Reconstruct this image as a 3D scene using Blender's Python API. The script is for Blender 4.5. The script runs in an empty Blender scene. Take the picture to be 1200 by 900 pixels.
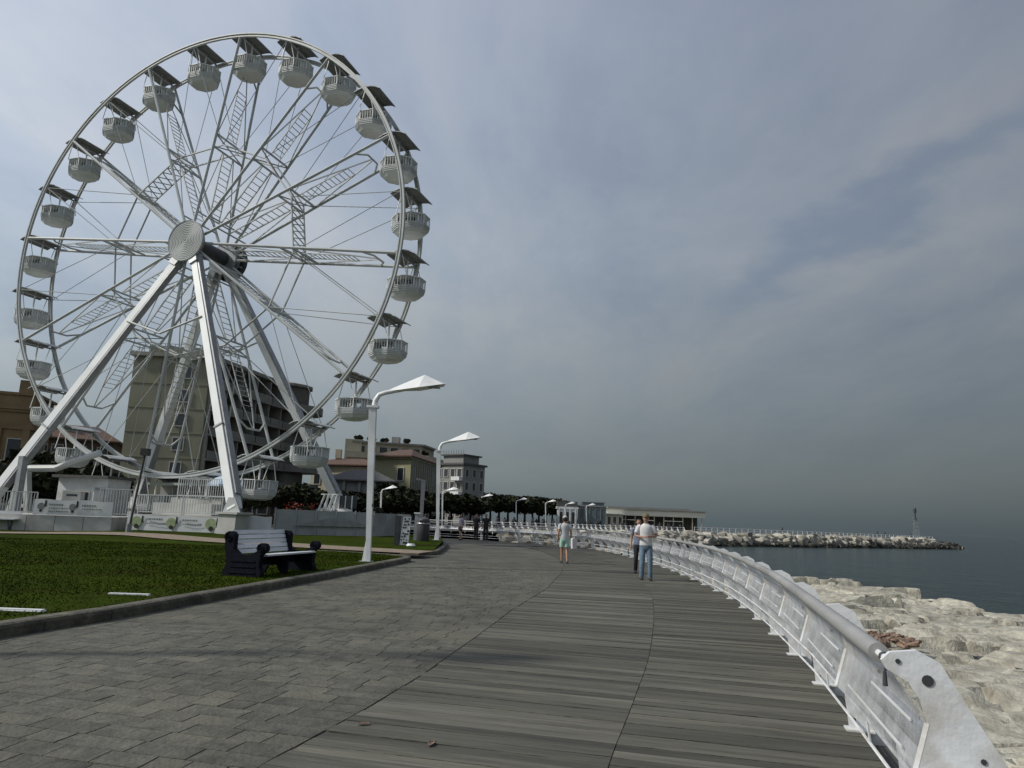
import bpy, bmesh, math, random
import numpy as np
from mathutils import Vector, Matrix, noise
random.seed(7); rng = np.random.default_rng(7)
S = bpy.context.scene; COL = S.collection
R_ = math.radians
# ------------------------------------------------------------------ camera
CAM_H = 1.5; F_PX = 845.0; ROLL = R_(2.1); PITCH = R_(10.54)
cd = bpy.data.cameras.new('camera'); cam = bpy.data.objects.new('camera', cd); COL.objects.link(cam)
cd.sensor_width = 36; cd.lens = F_PX/1200*36; cd.clip_start = .05; cd.clip_end = 60000
cam.matrix_world = Matrix.Translation((0,0,CAM_H)) @ Matrix.Rotation(math.pi/2+PITCH,4,'X') @ Matrix.Rotation(ROLL,4,'Z')
S.camera = cam
# ------------------------------------------------------------------ light
SUN_EL = R_(40.5); SUN_DIR = Vector((-math.cos(SUN_EL), -.22*math.cos(SUN_EL), math.sin(SUN_EL))).normalized()
w = bpy.data.worlds.new('World'); S.world = w; w.use_nodes = True
nt = w.node_tree; N = nt.nodes; L = nt.links; N.clear()
def nd(t, **k):
    n = N.new(t)
    for a, b in k.items(): setattr(n, a, b)
    return n
def vmath(op, a, b=None):
    n = nd('ShaderNodeMath', operation=op)
    for i, v in enumerate((a, b)):
        if v is None: continue
        if isinstance(v, (int, float)): n.inputs[i].default_value = v
        else: L.new(v, n.inputs[i])
    return n.outputs[0]
sky = nd('ShaderNodeTexSky', sky_type='NISHITA', sun_disc=False, sun_elevation=SUN_EL, sun_rotation=R_(-102), altitude=0, air_density=1.2, dust_density=3.0, ozone_density=1.5)
tc = nd('ShaderNodeTexCoord'); sp = nd('ShaderNodeSeparateXYZ'); L.new(tc.outputs['Generated'], sp.inputs[0])
zc = vmath('MAXIMUM', sp.outputs[2], 0.0)
ramp = nd('ShaderNodeValToRGB'); L.new(zc, ramp.inputs[0])
els = ramp.color_ramp.elements
els[0].position = 0; els[0].color = (.138,.178,.194,1)
els[1].position = 1; els[1].color = (.43,.49,.62,1)
for p, c in ((.055,(.222,.260,.268,1)),(.18,(.325,.370,.405,1)),(.35,(.44,.49,.555,1)),(.60,(.455,.505,.60,1))):
    e = els.new(p); e.color = c
# brighter towards the veiled sun on the left, darker away from it
expo = vmath('POWER', 2.718, vmath('MULTIPLY', vmath('ADD', sp.outputs[0], .06), -.70))
# cloud layer: stretched by the view through a flat layer
den = vmath('ADD', zc, .16)
cx = vmath('DIVIDE', sp.outputs[0], den); cy = vmath('DIVIDE', sp.outputs[1], den)
cv = nd('ShaderNodeCombineXYZ'); L.new(cx, cv.inputs[0]); L.new(cy, cv.inputs[1])
mp = nd('ShaderNodeMapping'); L.new(cv.outputs[0], mp.inputs[0]); mp.inputs['Rotation'].default_value = (0,0,0); mp.inputs['Scale'].default_value = (1.0,.50,1); mp.inputs['Location'].default_value = (1.35,.55,.3)
nz = nd('ShaderNodeTexNoise'); L.new(mp.outputs[0], nz.inputs['Vector']); nz.inputs['Scale'].default_value = 1.7; nz.inputs['Detail'].default_value = 8; nz.inputs['Roughness'].default_value = .60; nz.inputs['Distortion'].default_value = .25
cr = nd('ShaderNodeValToRGB'); L.new(nz.outputs['Fac'], cr.inputs[0])
cr.color_ramp.elements[0].position = .33; cr.color_ramp.elements[0].color = (.76,.81,.89,1)
cr.color_ramp.elements[1].position = .62; cr.color_ramp.elements[1].color = (1.08,1.05,1.02,1)
e = cr.color_ramp.elements.new(.46); e.color = (.90,.93,.97,1)
fade = nd('ShaderNodeMix', data_type='RGBA'); 
L.new(vmath('MINIMUM', vmath('MULTIPLY', zc, 4.0), 1.0), fade.inputs[0]); fade.inputs[6].default_value = (.97,.98,1,1); L.new(cr.outputs[0], fade.inputs[7])
# one long gap in the cloud sheet, to the right over the sea
def lin(a, b, c): return vmath('ADD', vmath('ADD', vmath('MULTIPLY', cx, a), vmath('MULTIPLY', cy, b)), c)
nz2 = nd('ShaderNodeTexNoise'); L.new(cv.outputs[0], nz2.inputs['Vector']); nz2.inputs['Scale'].default_value = 3.4; nz2.inputs['Detail'].default_value = 5
wob = vmath('MULTIPLY', vmath('ADD', nz2.outputs['Fac'], -.5), .60)
across = vmath('ABSOLUTE', vmath('ADD', lin(.96,.28,-1.19), wob)); along = vmath('ABSOLUTE', vmath('ADD', lin(-.28,.96,-1.28), wob))
def fall(v, w0, w1):
    n = nd('ShaderNodeMapRange', interpolation_type='SMOOTHSTEP'); L.new(v, n.inputs[0]); n.inputs[1].default_value = w0; n.inputs[2].default_value = w1; n.inputs[3].default_value = 1; n.inputs[4].default_value = 0; return n.outputs[0]
gap = vmath('MULTIPLY', fall(across,.0,.15), fall(along,.15,.85))
gm = nd('ShaderNodeMix', data_type='RGBA'); L.new(vmath('MULTIPLY', gap, .60), gm.inputs[0]); L.new(fade.outputs[2], gm.inputs[6]); gm.inputs[7].default_value = (.54,.66,.82,1)
m1 = nd('ShaderNodeMix', data_type='RGBA', blend_type='MULTIPLY'); m1.inputs[0].default_value = 1; L.new(ramp.outputs[0], m1.inputs[6]); L.new(gm.outputs[2], m1.inputs[7])
sc = nd('ShaderNodeVectorMath', operation='SCALE'); L.new(m1.outputs[2], sc.inputs[0]); L.new(expo, sc.inputs['Scale'])
bgc = nd('ShaderNodeBackground'); L.new(sc.outputs[0], bgc.inputs[0]); bgc.inputs[1].default_value = .93
bgs = nd('ShaderNodeBackground'); L.new(sky.outputs[0], bgs.inputs[0]); bgs.inputs[1].default_value = .06
mx = nd('ShaderNodeMixShader'); mx.inputs[0].default_value = .9; L.new(bgs.outputs[0], mx.inputs[1]); L.new(bgc.outputs[0], mx.inputs[2])
wo = nd('ShaderNodeOutputWorld'); L.new(mx.outputs[0], wo.inputs[0])
sl = bpy.data.lights.new('sun', 'SUN'); sl.energy = 3.0; sl.angle = R_(3.5); sl.color = (1,.95,.86)
so = bpy.data.objects.new('sun', sl); COL.objects.link(so); so.rotation_euler = SUN_DIR.to_track_quat('Z','Y').to_euler(); so.location = (-30,0,40)
S.view_settings.view_transform = 'Standard'; S.view_settings.look = 'None'; S.view_settings.exposure = 0; S.view_settings.gamma = 1
# ------------------------------------------------------------------ materials
def mat(name, col, rough=.6, var=.12, scale=3., metal=0., bump=0., bscale=None, alpha=1., rnd=0., dirt=None, dscale=.8, spec=.5, stretch=None, patch=0.):
    m = bpy.data.materials.new(name); m.use_nodes = True
    t = m.node_tree; n = t.nodes; l = t.links; b = n['Principled BSDF']
    b.inputs['Roughness'].default_value = rough; b.inputs['Metallic'].default_value = metal; b.inputs['Specular IOR Level'].default_value = spec
    tco = n.new('ShaderNodeTexCoord'); src = tco.outputs['Object']
    if rnd:
        oi = n.new('ShaderNodeObjectInfo'); ad = n.new('ShaderNodeVectorMath'); ad.operation = 'ADD'
        sc2 = n.new('ShaderNodeVectorMath'); sc2.operation = 'SCALE'; sc2.inputs[0].default_value = (37,61,23); l.new(oi.outputs['Random'], sc2.inputs['Scale'])
        l.new(src, ad.inputs[0]); l.new(sc2.outputs[0], ad.inputs[1]); src = ad.outputs[0]
    if stretch:
        mpp = n.new('ShaderNodeMapping'); mpp.inputs['Scale'].default_value = stretch; l.new(src, mpp.inputs[0]); src = mpp.outputs[0]
    nn = n.new('ShaderNodeTexNoise'); nn.inputs['Scale'].default_value = scale; nn.inputs['Detail'].default_value = 5; nn.inputs['Roughness'].default_value = .6; l.new(src, nn.inputs['Vector'])
    rp = n.new('ShaderNodeValToRGB'); l.new(nn.outputs['Fac'], rp.inputs[0])
    lo = tuple(max(0, c*(1-var*1.6)) for c in col); hi = tuple(min(1, c*(1+var*1.4)) for c in col)
    rp.color_ramp.elements[0].position = .3; rp.color_ramp.elements[0].color = lo+(1,)
    rp.color_ramp.elements[1].position = .7; rp.color_ramp.elements[1].color = hi+(1,)
    cur = rp.outputs[0]
    if dirt:
        n2 = n.new('ShaderNodeTexNoise'); n2.inputs['Scale'].default_value = dscale; n2.inputs['Detail'].default_value = 4; l.new(src, n2.inputs['Vector'])
        r2 = n.new('ShaderNodeValToRGB'); l.new(n2.outputs['Fac'], r2.inputs[0]); r2.color_ramp.elements[0].position = .48; r2.color_ramp.elements[1].position = .72
        mm = n.new('ShaderNodeMix'); mm.data_type = 'RGBA'; l.new(r2.outputs[0], mm.inputs[0]); l.new(cur, mm.inputs[6]); mm.inputs[7].default_value = dirt+(1,); cur = mm.outputs[2]
    if rnd:
        mr = n.new('ShaderNodeMapRange'); mr.inputs[3].default_value = 1-rnd; mr.inputs[4].default_value = 1+rnd; l.new(oi.outputs['Random'], mr.inputs[0])
        ms = n.new('ShaderNodeVectorMath'); ms.operation = 'SCALE'; l.new(cur, ms.inputs[0]); l.new(mr.outputs[0], ms.inputs['Scale']); cur = ms.outputs[0]
    if patch:
        ge = n.new('ShaderNodeNewGeometry'); pn = n.new('ShaderNodeTexNoise'); pn.inputs['Scale'].default_value = .45; pn.inputs['Detail'].default_value = 5; pn.inputs['Distortion'].default_value = .6; l.new(ge.outputs['Position'], pn.inputs['Vector'])
        pr = n.new('ShaderNodeMapRange'); pr.inputs[1].default_value = .3; pr.inputs[2].default_value = .7; pr.inputs[3].default_value = 1-patch; pr.inputs[4].default_value = 1+patch; l.new(pn.outputs['Fac'], pr.inputs[0])
        ps = n.new('ShaderNodeVectorMath'); ps.operation = 'SCALE'; l.new(cur, ps.inputs[0]); l.new(pr.outputs[0], ps.inputs['Scale']); cur = ps.outputs[0]
    l.new(cur, b.inputs['Base Color'])
    if bump:
        n3 = n.new('ShaderNodeTexNoise'); n3.inputs['Scale'].default_value = bscale or scale*4; n3.inputs['Detail'].default_value = 6; l.new(src, n3.inputs['Vector'])
        bp = n.new('ShaderNodeBump'); bp.inputs['Strength'].default_value = bump; bp.inputs['Distance'].default_value = .05; l.new(n3.outputs['Fac'], bp.inputs['Height']); l.new(bp.outputs[0], b.inputs['Normal'])
    if alpha < 1: b.inputs['Alpha'].default_value = alpha
    return m
WHITE = mat('white_paint', (.74,.76,.76), .45, .06, 1.5, dirt=(.55,.55,.50), dscale=1.3)
WHEELW = mat('wheel_grey_white_steel', (.47,.49,.48), .45, .06, .8, dirt=(.36,.38,.35), dscale=.6)
LEGW = mat('leg_white_steel', (.76,.78,.77), .45, .05, .8, dirt=(.66,.68,.66), dscale=.6)
LAMPW = mat('lamp_white', (.80,.81,.80), .4, .05, 1.2, dirt=(.5,.52,.52), dscale=.9)
DARKM = mat('dark_metal', (.05,.052,.055), .5, .2)
GREYM = mat('grey_metal', (.30,.31,.32), .4, .12, 3, metal=.3)
STEEL = mat('galvanised_steel', (.55,.56,.57), .32, .12, 6, metal=.7)
RAILW = mat('railing_white', (.74,.755,.76), .4, .08, 6, dirt=(.50,.47,.41), dscale=5, bump=.08, bscale=40)
MESHM = mat('perforated_sheet', (.60,.61,.62), .35, .30, 7, metal=.4, alpha=.45, bump=.3, bscale=50)
WOODR = mat('handrail_grey', (.29,.29,.28), .5, .2, 3, stretch=(1,.2,1))
PLANK = mat('weathered_plank', (.088,.085,.066), .85, .28, 7, bump=.5, bscale=30, rnd=.40, dirt=(.135,.130,.106), dscale=1.1, stretch=(.16,2.2,1), patch=.16)
STONE = mat('grey_paver', (.084,.082,.064), .85, .28, 5, bump=.4, bscale=25, rnd=.15, dirt=(.112,.106,.080), dscale=1.4, patch=.16)
JOINT = mat('dark_joint', (.042,.042,.034), .9, .3, 4)
PAVE = mat('far_paving', (.074,.072,.056), .9, .25, 1.2, bump=.3, bscale=9, dirt=(.095,.09,.072), dscale=.4, patch=.16)
KERBM = mat('kerb_stone', (.105,.097,.072), .85, .28, 5, bump=.5, bscale=18, dirt=(.05,.047,.033), dscale=1.8, patch=.2)
LAWN = mat('lawn_soil_and_grass', (.027,.044,.0025), 1.0, .24, 2.2, bump=.4, bscale=40, dirt=(.032,.034,.005), dscale=.55, spec=.03, patch=.22)
BLADE = mat('grass_blade', (.025,.042,.003), 1.0, .18, .8, dirt=(.034,.038,.005), dscale=.5, spec=.03, patch=.22)
PATH = mat('gravel_path', (.235,.185,.135), .9, .18, 4, bump=.4, bscale=40)
EARTH = mat('city_ground', (.10,.10,.09), .9, .3, .3)
SAND = mat('beach_sand', (.32,.28,.21), .9, .15, 1)
ROCK = mat('limestone_rock', (.42,.40,.325), .9, .26, 4.0, bump=.7, bscale=14, rnd=.12, dirt=(.26,.235,.18), dscale=1.9, patch=.16)
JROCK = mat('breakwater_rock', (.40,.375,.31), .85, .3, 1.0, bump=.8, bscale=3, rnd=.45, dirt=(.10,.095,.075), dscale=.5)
WETGAPROCK = mat('wet_and_gap_rock', (.05,.048,.035), .5, .3, 1.0, bump=.6, bscale=3)
RUBBLE = mat('reddish_rubble', (.22,.15,.11), .95, .45, 5, bump=.9, bscale=14)
NAVY = mat('navy_cast_iron', (.006,.007,.013), .8, .25, 6, bump=.3, bscale=30, spec=.12)
SLAT = mat('white_bench_slat', (.64,.66,.69), .5, .10, 6, rnd=.07, stretch=(1,.2,1))
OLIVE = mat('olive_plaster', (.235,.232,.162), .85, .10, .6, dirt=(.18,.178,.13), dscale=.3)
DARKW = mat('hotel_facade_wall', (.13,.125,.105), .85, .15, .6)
SLABM = mat('balcony_slab', (.25,.245,.21), .8, .12, .7)
PARAP = mat('balcony_parapet', (.22,.215,.185), .8, .15, .8, rnd=.12)
ORANGE = mat('orange_plaster', (.235,.165,.085), .85, .12, .7, dirt=(.17,.118,.062), dscale=.4)
BROWN = mat('brown_plaster', (.10,.078,.055), .85, .15, .7)
YELLOW = mat('pale_yellow_plaster', (.30,.29,.175), .85, .08, .5)
CREAM = mat('cream_plaster', (.42,.38,.275), .8, .08, .5)
GREYP = mat('grey_plaster', (.25,.25,.235), .85, .10, .4)
TILE = mat('red_roof_tile', (.105,.058,.038), .8, .25, 2.5, bump=.5, bscale=12)
ROOFD = mat('dark_roof', (.085,.085,.08), .7, .15)
GLASS = mat('dark_window_glass', (.025,.03,.035), .12, .2, .5, spec=.8)
GLASSB = mat('bluish_glazing', (.10,.14,.15), .12, .2, .5, spec=.8)
FRAME = mat('window_frame', (.42,.41,.37), .6, .08)
SHUT = mat('dark_shutter', (.075,.065,.05), .7, .2, 3)
LEAF = [mat('leaf_dark_%d'%i, c, .7, .35, 1.5, spec=.2) for i, c in enumerate(((.022,.028,.011),(.036,.042,.016),(.015,.018,.008)))]
BARK = mat('bark', (.07,.055,.04), .9, .3, 6, bump=.6)
TARP = mat('hoarding_panel', (.34,.36,.36), .7, .12, .9, rnd=.06, dirt=(.26,.28,.27), dscale=.8)
PLAT = mat('platform_panel', (.47,.47,.44), .7, .10, 1.2, rnd=.06, dirt=(.30,.30,.27), dscale=.8)
BANNER = mat('white_banner', (.66,.68,.68), .6, .06, 1.5)
PRINT = mat('grey_print', (.20,.21,.21), .7, .2, 8)
PGREEN = mat('green_print', (.30,.36,.20), .7, .15, 5)
BLACK = mat('black_print', (.015,.015,.015), .6, .2)
PARASOL = mat('pale_blue_canvas', (.42,.52,.62), .8, .06)
CANVASG = mat('grey_green_canvas', (.33,.37,.33), .8, .08)
SKIN = mat('skin', (.33,.19,.125), .55, .08)
TAN = mat('tanned_skin', (.36,.20,.12), .55, .08)
HAIR = mat('dark_hair', (.03,.022,.016), .6, .2)
SHIRT = mat('white_tshirt', (.62,.62,.62), .85, .06, 6)
SHIRTG = mat('pale_grey_tshirt', (.47,.48,.49), .85, .06, 6)
MINT = mat('mint_shorts', (.36,.56,.47), .85, .08, 6)
JEANS = mat('blue_denim', (.13,.19,.25), .85, .2, 7)
NAVYC = mat('dark_navy_cloth', (.02,.022,.03), .85, .2, 6)
PLAID = mat('blue_grey_shirt', (.17,.19,.26), .85, .3, 20)
LILAC = mat('lilac_shirt', (.34,.32,.42), .85, .08, 6)
CAPM = mat('olive_cap', (.16,.13,.07), .8, .12)
CAPW = mat('pale_cap', (.50,.48,.44), .8, .08)
CROWD = mat('crowd_dark_clothes', (.035,.035,.04), .85, .3, 3, rnd=.8)
def sea_mat():
    m = bpy.data.materials.new('sea_water'); m.use_nodes = True; t = m.node_tree; n = t.nodes; l = t.links; b = n['Principled BSDF']
    b.inputs['Base Color'].default_value = (.008,.021,.020,1); b.inputs['Roughness'].default_value = .2; b.inputs['Specular IOR Level'].default_value = .20; b.inputs['IOR'].default_value = 1.33
    g = n.new('ShaderNodeTexCoord'); prev = None; bp = None
    for s, st, d, sx in ((.35,1,.7,(1,.55,1)),(1.6,1,.30,(.7,1.2,1)),(6,.9,.07,(1,1,1))):
        mp = n.new('ShaderNodeMapping'); mp.inputs['Scale'].default_value = sx; mp.inputs['Rotation'].default_value = (0,0,.5); l.new(g.outputs['Object'], mp.inputs[0])
        z = n.new('ShaderNodeTexNoise'); z.inputs['Scale'].default_value = s; z.inputs['Detail'].default_value = 3; l.new(mp.outputs[0], z.inputs['Vector'])
        bp = n.new('ShaderNodeBump'); bp.inputs['Strength'].default_value = st; bp.inputs['Distance'].default_value = d; l.new(z.outputs['Fac'], bp.inputs['Height'])
        if prev: l.new(prev.outputs[0], bp.inputs['Normal'])
        prev = bp
    l.new(bp.outputs[0], b.inputs['Normal']); return m
SEA = sea_mat()
# ------------------------------------------------------------------ mesh helpers
class MB:
    def __init__(s): s.v = []; s.f = []; s.m = []
    def add(s, vs, fs, mi=0):
        o = len(s.v); s.v += [tuple(v) for v in vs]; s.f += [tuple(i+o for i in f) for f in fs]; s.m += [mi]*len(fs); return s
    def box(s, c, d, rz=0, mi=0, M=None):
        x, y, z = (k/2 for k in d); vs = []
        for a in (-1,1):
            for b in (-1,1):
                for e in (-1,1):
                    p = Vector((a*x,b*y,e*z))
                    if M is not None: p = M @ p
                    elif rz: p = Matrix.Rotation(rz,3,'Z') @ p
                    vs.append(p+Vector(c))
        return s.add(vs, [(0,1,3,2),(4,6,7,5),(0,4,5,1),(2,3,7,6),(0,2,6,4),(1,5,7,3)], mi)
    def bar(s, p, q, wd, h=None, up=(0,0,1), mi=0, w2=None, h2=None):
        p = Vector(p); q = Vector(q); h = h or wd; w2 = w2 or wd; h2 = h2 or h
        d = (q-p).normalized(); up = Vector(up)
        if abs(d.dot(up)) > .98: up = Vector((1,0,0)) if abs(d.x) < .9 else Vector((0,1,0))
        a = d.cross(up).normalized(); b = a.cross(d).normalized(); vs = []
        for c, ww, hh in ((p,wd,h),(q,w2,h2)):
            for i, j in ((-1,-1),(1,-1),(1,1),(-1,1)): vs.append(c+a*i*ww/2+b*j*hh/2)
        return s.add(vs, [(0,3,2,1),(4,5,6,7)]+[(i,(i+1)%4,(i+1)%4+4,i+4) for i in range(4)], mi)
    def tube(s, pts, r, n=6, mi=0, closed=False, cap=True):
        pts = [Vector(p) for p in pts]; k = len(pts); rr = r if isinstance(r,(list,tuple)) else [r]*k
        vs = []; a = None
        for i, p in enumerate(pts):
            if closed: d = (pts[(i+1)%k]-pts[i-1])
            else: d = pts[min(i+1,k-1)]-pts[max(i-1,0)]
            d.normalize()
            if a is None:
                u = Vector((0,0,1)) if abs(d.z) < .9 else Vector((1,0,0)); a = d.cross(u).normalized()
            else: a = (a-d*a.dot(d)).normalized()
            b = d.cross(a)
            for j in range(n):
                t = 2*math.pi*j/n; vs.append(p+(a*math.cos(t)+b*math.sin(t))*rr[i])
        fs = []
        for i in range(k if closed else k-1):
            for j in range(n):
                i2 = (i+1)%k; fs.append((i*n+j, i*n+(j+1)%n, i2*n+(j+1)%n, i2*n+j))
        if cap and not closed: fs += [tuple(range(n))[::-1], tuple((k-1)*n+j for j in range(n))]
        return s.add(vs, fs, mi)
    def prism(s, outline, O, A, B, T, mi=0):   # outline in (A,B), thickness vector T centred
        O = Vector(O); A = Vector(A); B = Vector(B); T = Vector(T); n = len(outline)
        vs = [O+A*x+B*y-T/2 for x, y in outline]+[O+A*x+B*y+T/2 for x, y in outline]
        return s.add(vs, [tuple(range(n))[::-1], tuple(range(n,2*n))]+[(i,(i+1)%n,(i+1)%n+n,i+n) for i in range(n)], mi)
    def lathe(s, prof, n=16, c=(0,0,0), mi=0, axis='Z', a0=0, sx=1, sy=1):
        vs = []; c = Vector(c)
        for r, z in prof:
            for j in range(n):
                t = a0+2*math.pi*j/n
                if axis == 'Z': p = Vector((r*math.cos(t)*sx, r*math.sin(t)*sy, z))
                else: p = Vector((r*math.cos(t)*sx, z, r*math.sin(t)*sy))
                vs.append(c+p)
        k = len(prof); fs = [(i*n+j,i*n+(j+1)%n,(i+1)*n+(j+1)%n,(i+1)*n+j) for i in range(k-1) for j in range(n)]
        fs += [tuple(range(n))[::-1], tuple((k-1)*n+j for j in range(n))]
        return s.add(vs, fs, mi)
    def mesh(s, name, mats, smooth=False, fix=True):
        me = bpy.data.meshes.new(name); me.from_pydata(s.v, [], s.f)
        for m in (mats if isinstance(mats,(list,tuple)) else [mats]): me.materials.append(m)
        if any(s.m): me.polygons.foreach_set('material_index', s.m)
        if fix:
            bm = bmesh.new(); bm.from_mesh(me); bmesh.ops.recalc_face_normals(bm, faces=bm.faces); bm.to_mesh(me); bm.free()
        if smooth: me.polygons.foreach_set('use_smooth', [True]*len(me.polygons)); me.set_sharp_from_angle(angle=R_(40))
        me.update(); return me
    def build(s, name, mats, parent=None, smooth=False, fix=True): return link(name, s.mesh(name, mats, smooth, fix), parent)
def link(name, me, parent=None, loc=None, rot=None, sc=None):
    o = bpy.data.objects.new(name, me); COL.objects.link(o)
    if parent: o.parent = parent
    if loc is not None: o.location = loc
    if rot is not None: o.rotation_euler = rot
    if sc is not None: o.scale = sc
    return o
def tag(o, label=None, cat=None, group=None, kind=None):
    if label: o['label'] = label
    if cat: o['category'] = cat
    if group: o['group'] = group
    if kind: o['kind'] = kind
    return o
def thing(name, label, cat, loc=(0,0,0), rz=0, group=None):
    o = bpy.data.objects.new(name, None); COL.objects.link(o); o.empty_display_size = .3; o.location = loc; o.rotation_euler = (0,0,rz); return tag(o, label, cat, group)
def copy_tree(o, parent=None):
    c = o.copy(); COL.objects.link(c)
    if parent: c.parent = parent
    for ch in list(o.children): copy_tree(ch, c)
    return c
def lerp_curve(pts, y):
    if y <= pts[0][1]: a, b = pts[0], pts[1]
    elif y >= pts[-1][1]: a, b = pts[-2], pts[-1]
    else:
        for a, b in zip(pts, pts[1:]):
            if a[1] <= y <= b[1]: break
    t = (y-a[1])/(b[1]-a[1]); return a[0]+(b[0]-a[0])*t
def resample(pts, step):   # smooth polyline (Catmull-Rom) and space it evenly
    P = [Vector(p) for p in pts]; P = [P[0]*2-P[1]]+P+[P[-1]*2-P[-2]]; out = []
    for i in range(1, len(P)-2):
        p0, p1, p2, p3 = P[i-1:i+3]
        for k in range(20):
            t = k/20; out.append(.5*((2*p1)+(p2-p0)*t+(2*p0-5*p1+4*p2-p3)*t*t+(3*p1-p0-3*p2+p3)*t**3))
    out.append(P[-2]); res = [out[0]]; acc = 0
    for a, b in zip(out, out[1:]):
        d = (b-a).length
        while acc+d >= step:
            a = a.lerp(b, (step-acc)/d); d = (b-a).length; acc = 0; res.append(a)
        acc += d
    return res
def sm(a, b, x): t = min(1, max(0, (x-a)/(b-a))); return t*t*(3-2*t)
def lawn_z(x, y): return .13+.16*sm(26, 36, y)*sm(-22,-17,x)
# ------------------------------------------------------------------ curves of the promenade
RAILB = [(1.80,2.70),(2.24,4.28),(2.69,5.92),(3.13,7.6),(3.50,9.25),(3.86,10.9),(4.19,12.6),(4.48,14.25),(4.77,16.2),(5.22,21.1),(5.46,26.0),(5.46,31.1),(5.2,36.9),(4.5,41.5),(3.2,44.9),(1.1,47.4),(-1.2,49.6),(-4,51.2),(-8,52.4),(-13,53)]
DECKL = [(-1.75,2.2),(-1.4,4.68),(-1.04,6.0),(-.73,7.4),(-.32,9.7),(.14,12.5),(.92,16.4),(1.61,21.3),(2.05,26),(2.1,31),(1.6,37),(.6,41),(-1.5,44.5)]
DECKM = [(.0,2.0),(.70,4.9),(1.15,6.6),(1.80,9.2),(2.72,13.6),(3.35,17.4),(3.75,22),(3.9,27),(3.85,32),(3.5,37),(2.6,41.5)]
KERB = [(-6.35,1.0),(-6.0,4.5),(-5.55,8.3),(-5.22,9.4),(-4.92,11.1),(-4.5,13.6),(-3.87,17.8),(-3.32,21.9),(-3.08,23.9)]
KERB2 = [(-2.68,28.9),(-2.72,31.0),(-2.85,35.3),(-3.3,40),(-4.6,45),(-7,48.5)]
def extend(pts, y0): 
    a, b = pts[0], pts[1]; t = (y0-a[1])/(b[1]-a[1]); return [(a[0]+(b[0]-a[0])*t, y0)]+pts
# ------------------------------------------------------------------ setting: ground, sea, paving
g = MB(); land = [(-700,-60),(1.0,-60),(1.2,0)]+[(x+.35,y) for x, y in RAILB]+[(-18,56),(-19,70),(-9,80),(-.2,81.5),(3,87),(7.5,91),(12.9,100.6),(19,108.7),(26,118),(28.5,121),(28.5,160),(60,176),(60,500),(-700,500)]
g.add([(x,y,-.09) for x, y in land], [tuple(range(len(land)))]); tag(g.build('ground', EARTH), kind='structure')
g = MB().add([(-30,40,-1.5),(60,40,-1.5),(60,130,-1.5),(-30,130,-1.5)], [(0,1,2,3)])
g = MB().add([(-40,45,-1.6),(5,45,-1.6),(20,112,-1.6),(-40,112,-1.6)], [(0,1,2,3)]); tag(g.build('beach', SAND), kind='structure')
g = MB().add([(-900,-300,-1.8),(40000,-300,-1.8),(40000,45000,-1.8),(-30000,45000,-1.8)], [(0,1,2,3)]); tag(g.build('sea', SEA), kind='structure')
# paving base
pb = [(lerp_curve(KERB,y)-.06,y) for y in (-12,1,5,8,11,14,18,22,24.2)]+[(-6,25.0),(-30,27),(-30,34),(-2.7,28.9)]+KERB2[1:]+[(-9,50),(-9,51.8)]
pr = [(lerp_curve(extend(DECKL,-12),y)+.0,y) for y in (-12,2.2,4.7,6,7.4,9.7,12.5,16.4,21.3,26,31,37,41)]+[(3.0,44.7),(1.0,47),(-1.2,49.3),(-4,50.9)]
pav = MB().add([(x,y,-.03) for x, y in pb]+[(x,y,-.03) for x, y in pr[::-1]], [tuple(range(len(pb)+len(pr)))]).build('pavement', [PAVE]); tag(pav, kind='structure')
jb = MB().add([(x,y,-.022) for x, y in pb[:9]]+[(x,y,-.022) for x, y in [(lerp_curve(DECKL,24.2),24.2)]+pr[:9][::-1]], [tuple(range(19))]).build('joint_bed', JOINT, pav); tag(jb, kind='stuff')
# planks: two bays of boards laid square to the curve
PW = .145; mid = resample(extend(extend(DECKM,-3),-3)[1:], PW)
def hit(p, n, pts, sgn):   # distance from p along n*sgn to polyline
    best = None
    for (x1,y1),(x2,y2) in zip(pts, pts[1:]):
        ex, ey = x2-x1, y2-y1; dx, dy = n.x*sgn, n.y*sgn; den = dx*ey-dy*ex
        if abs(den) < 1e-9: continue
        t = ((x1-p.x)*ey-(y1-p.y)*ex)/den; u = ((x1-p.x)*dy-(y1-p.y)*dx)/den
        if t > 0 and -1e-6 <= u <= 1+1e-6 and (best is None or t < best): best = t
    return best
DLx = extend(DECKL,-6); RBx = [(x+.10,y) for x, y in extend(RAILB,-8)]; KBx = extend(KERB,-8)
rows = []
for i, p in enumerate(mid):
    t = (mid[min(i+8,len(mid)-1)]-mid[max(i-8,0)]).normalized(); n = Vector((t.y,-t.x)); rows.append((p, t, n, hit(p,n,DLx,-1), hit(p,n,RBx,1), hit(p,n,KBx,-1)))
deck = MB().add([(x,y,-.05) for x, y in pr[:14]]+[(x+.1,y,-.05) for x, y in (extend(RAILB,-12))[:16][::-1]], [tuple(range(30))]).build('boardwalk', JOINT); tag(deck, kind='structure')
rest = MB(); cnt = 0
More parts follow.
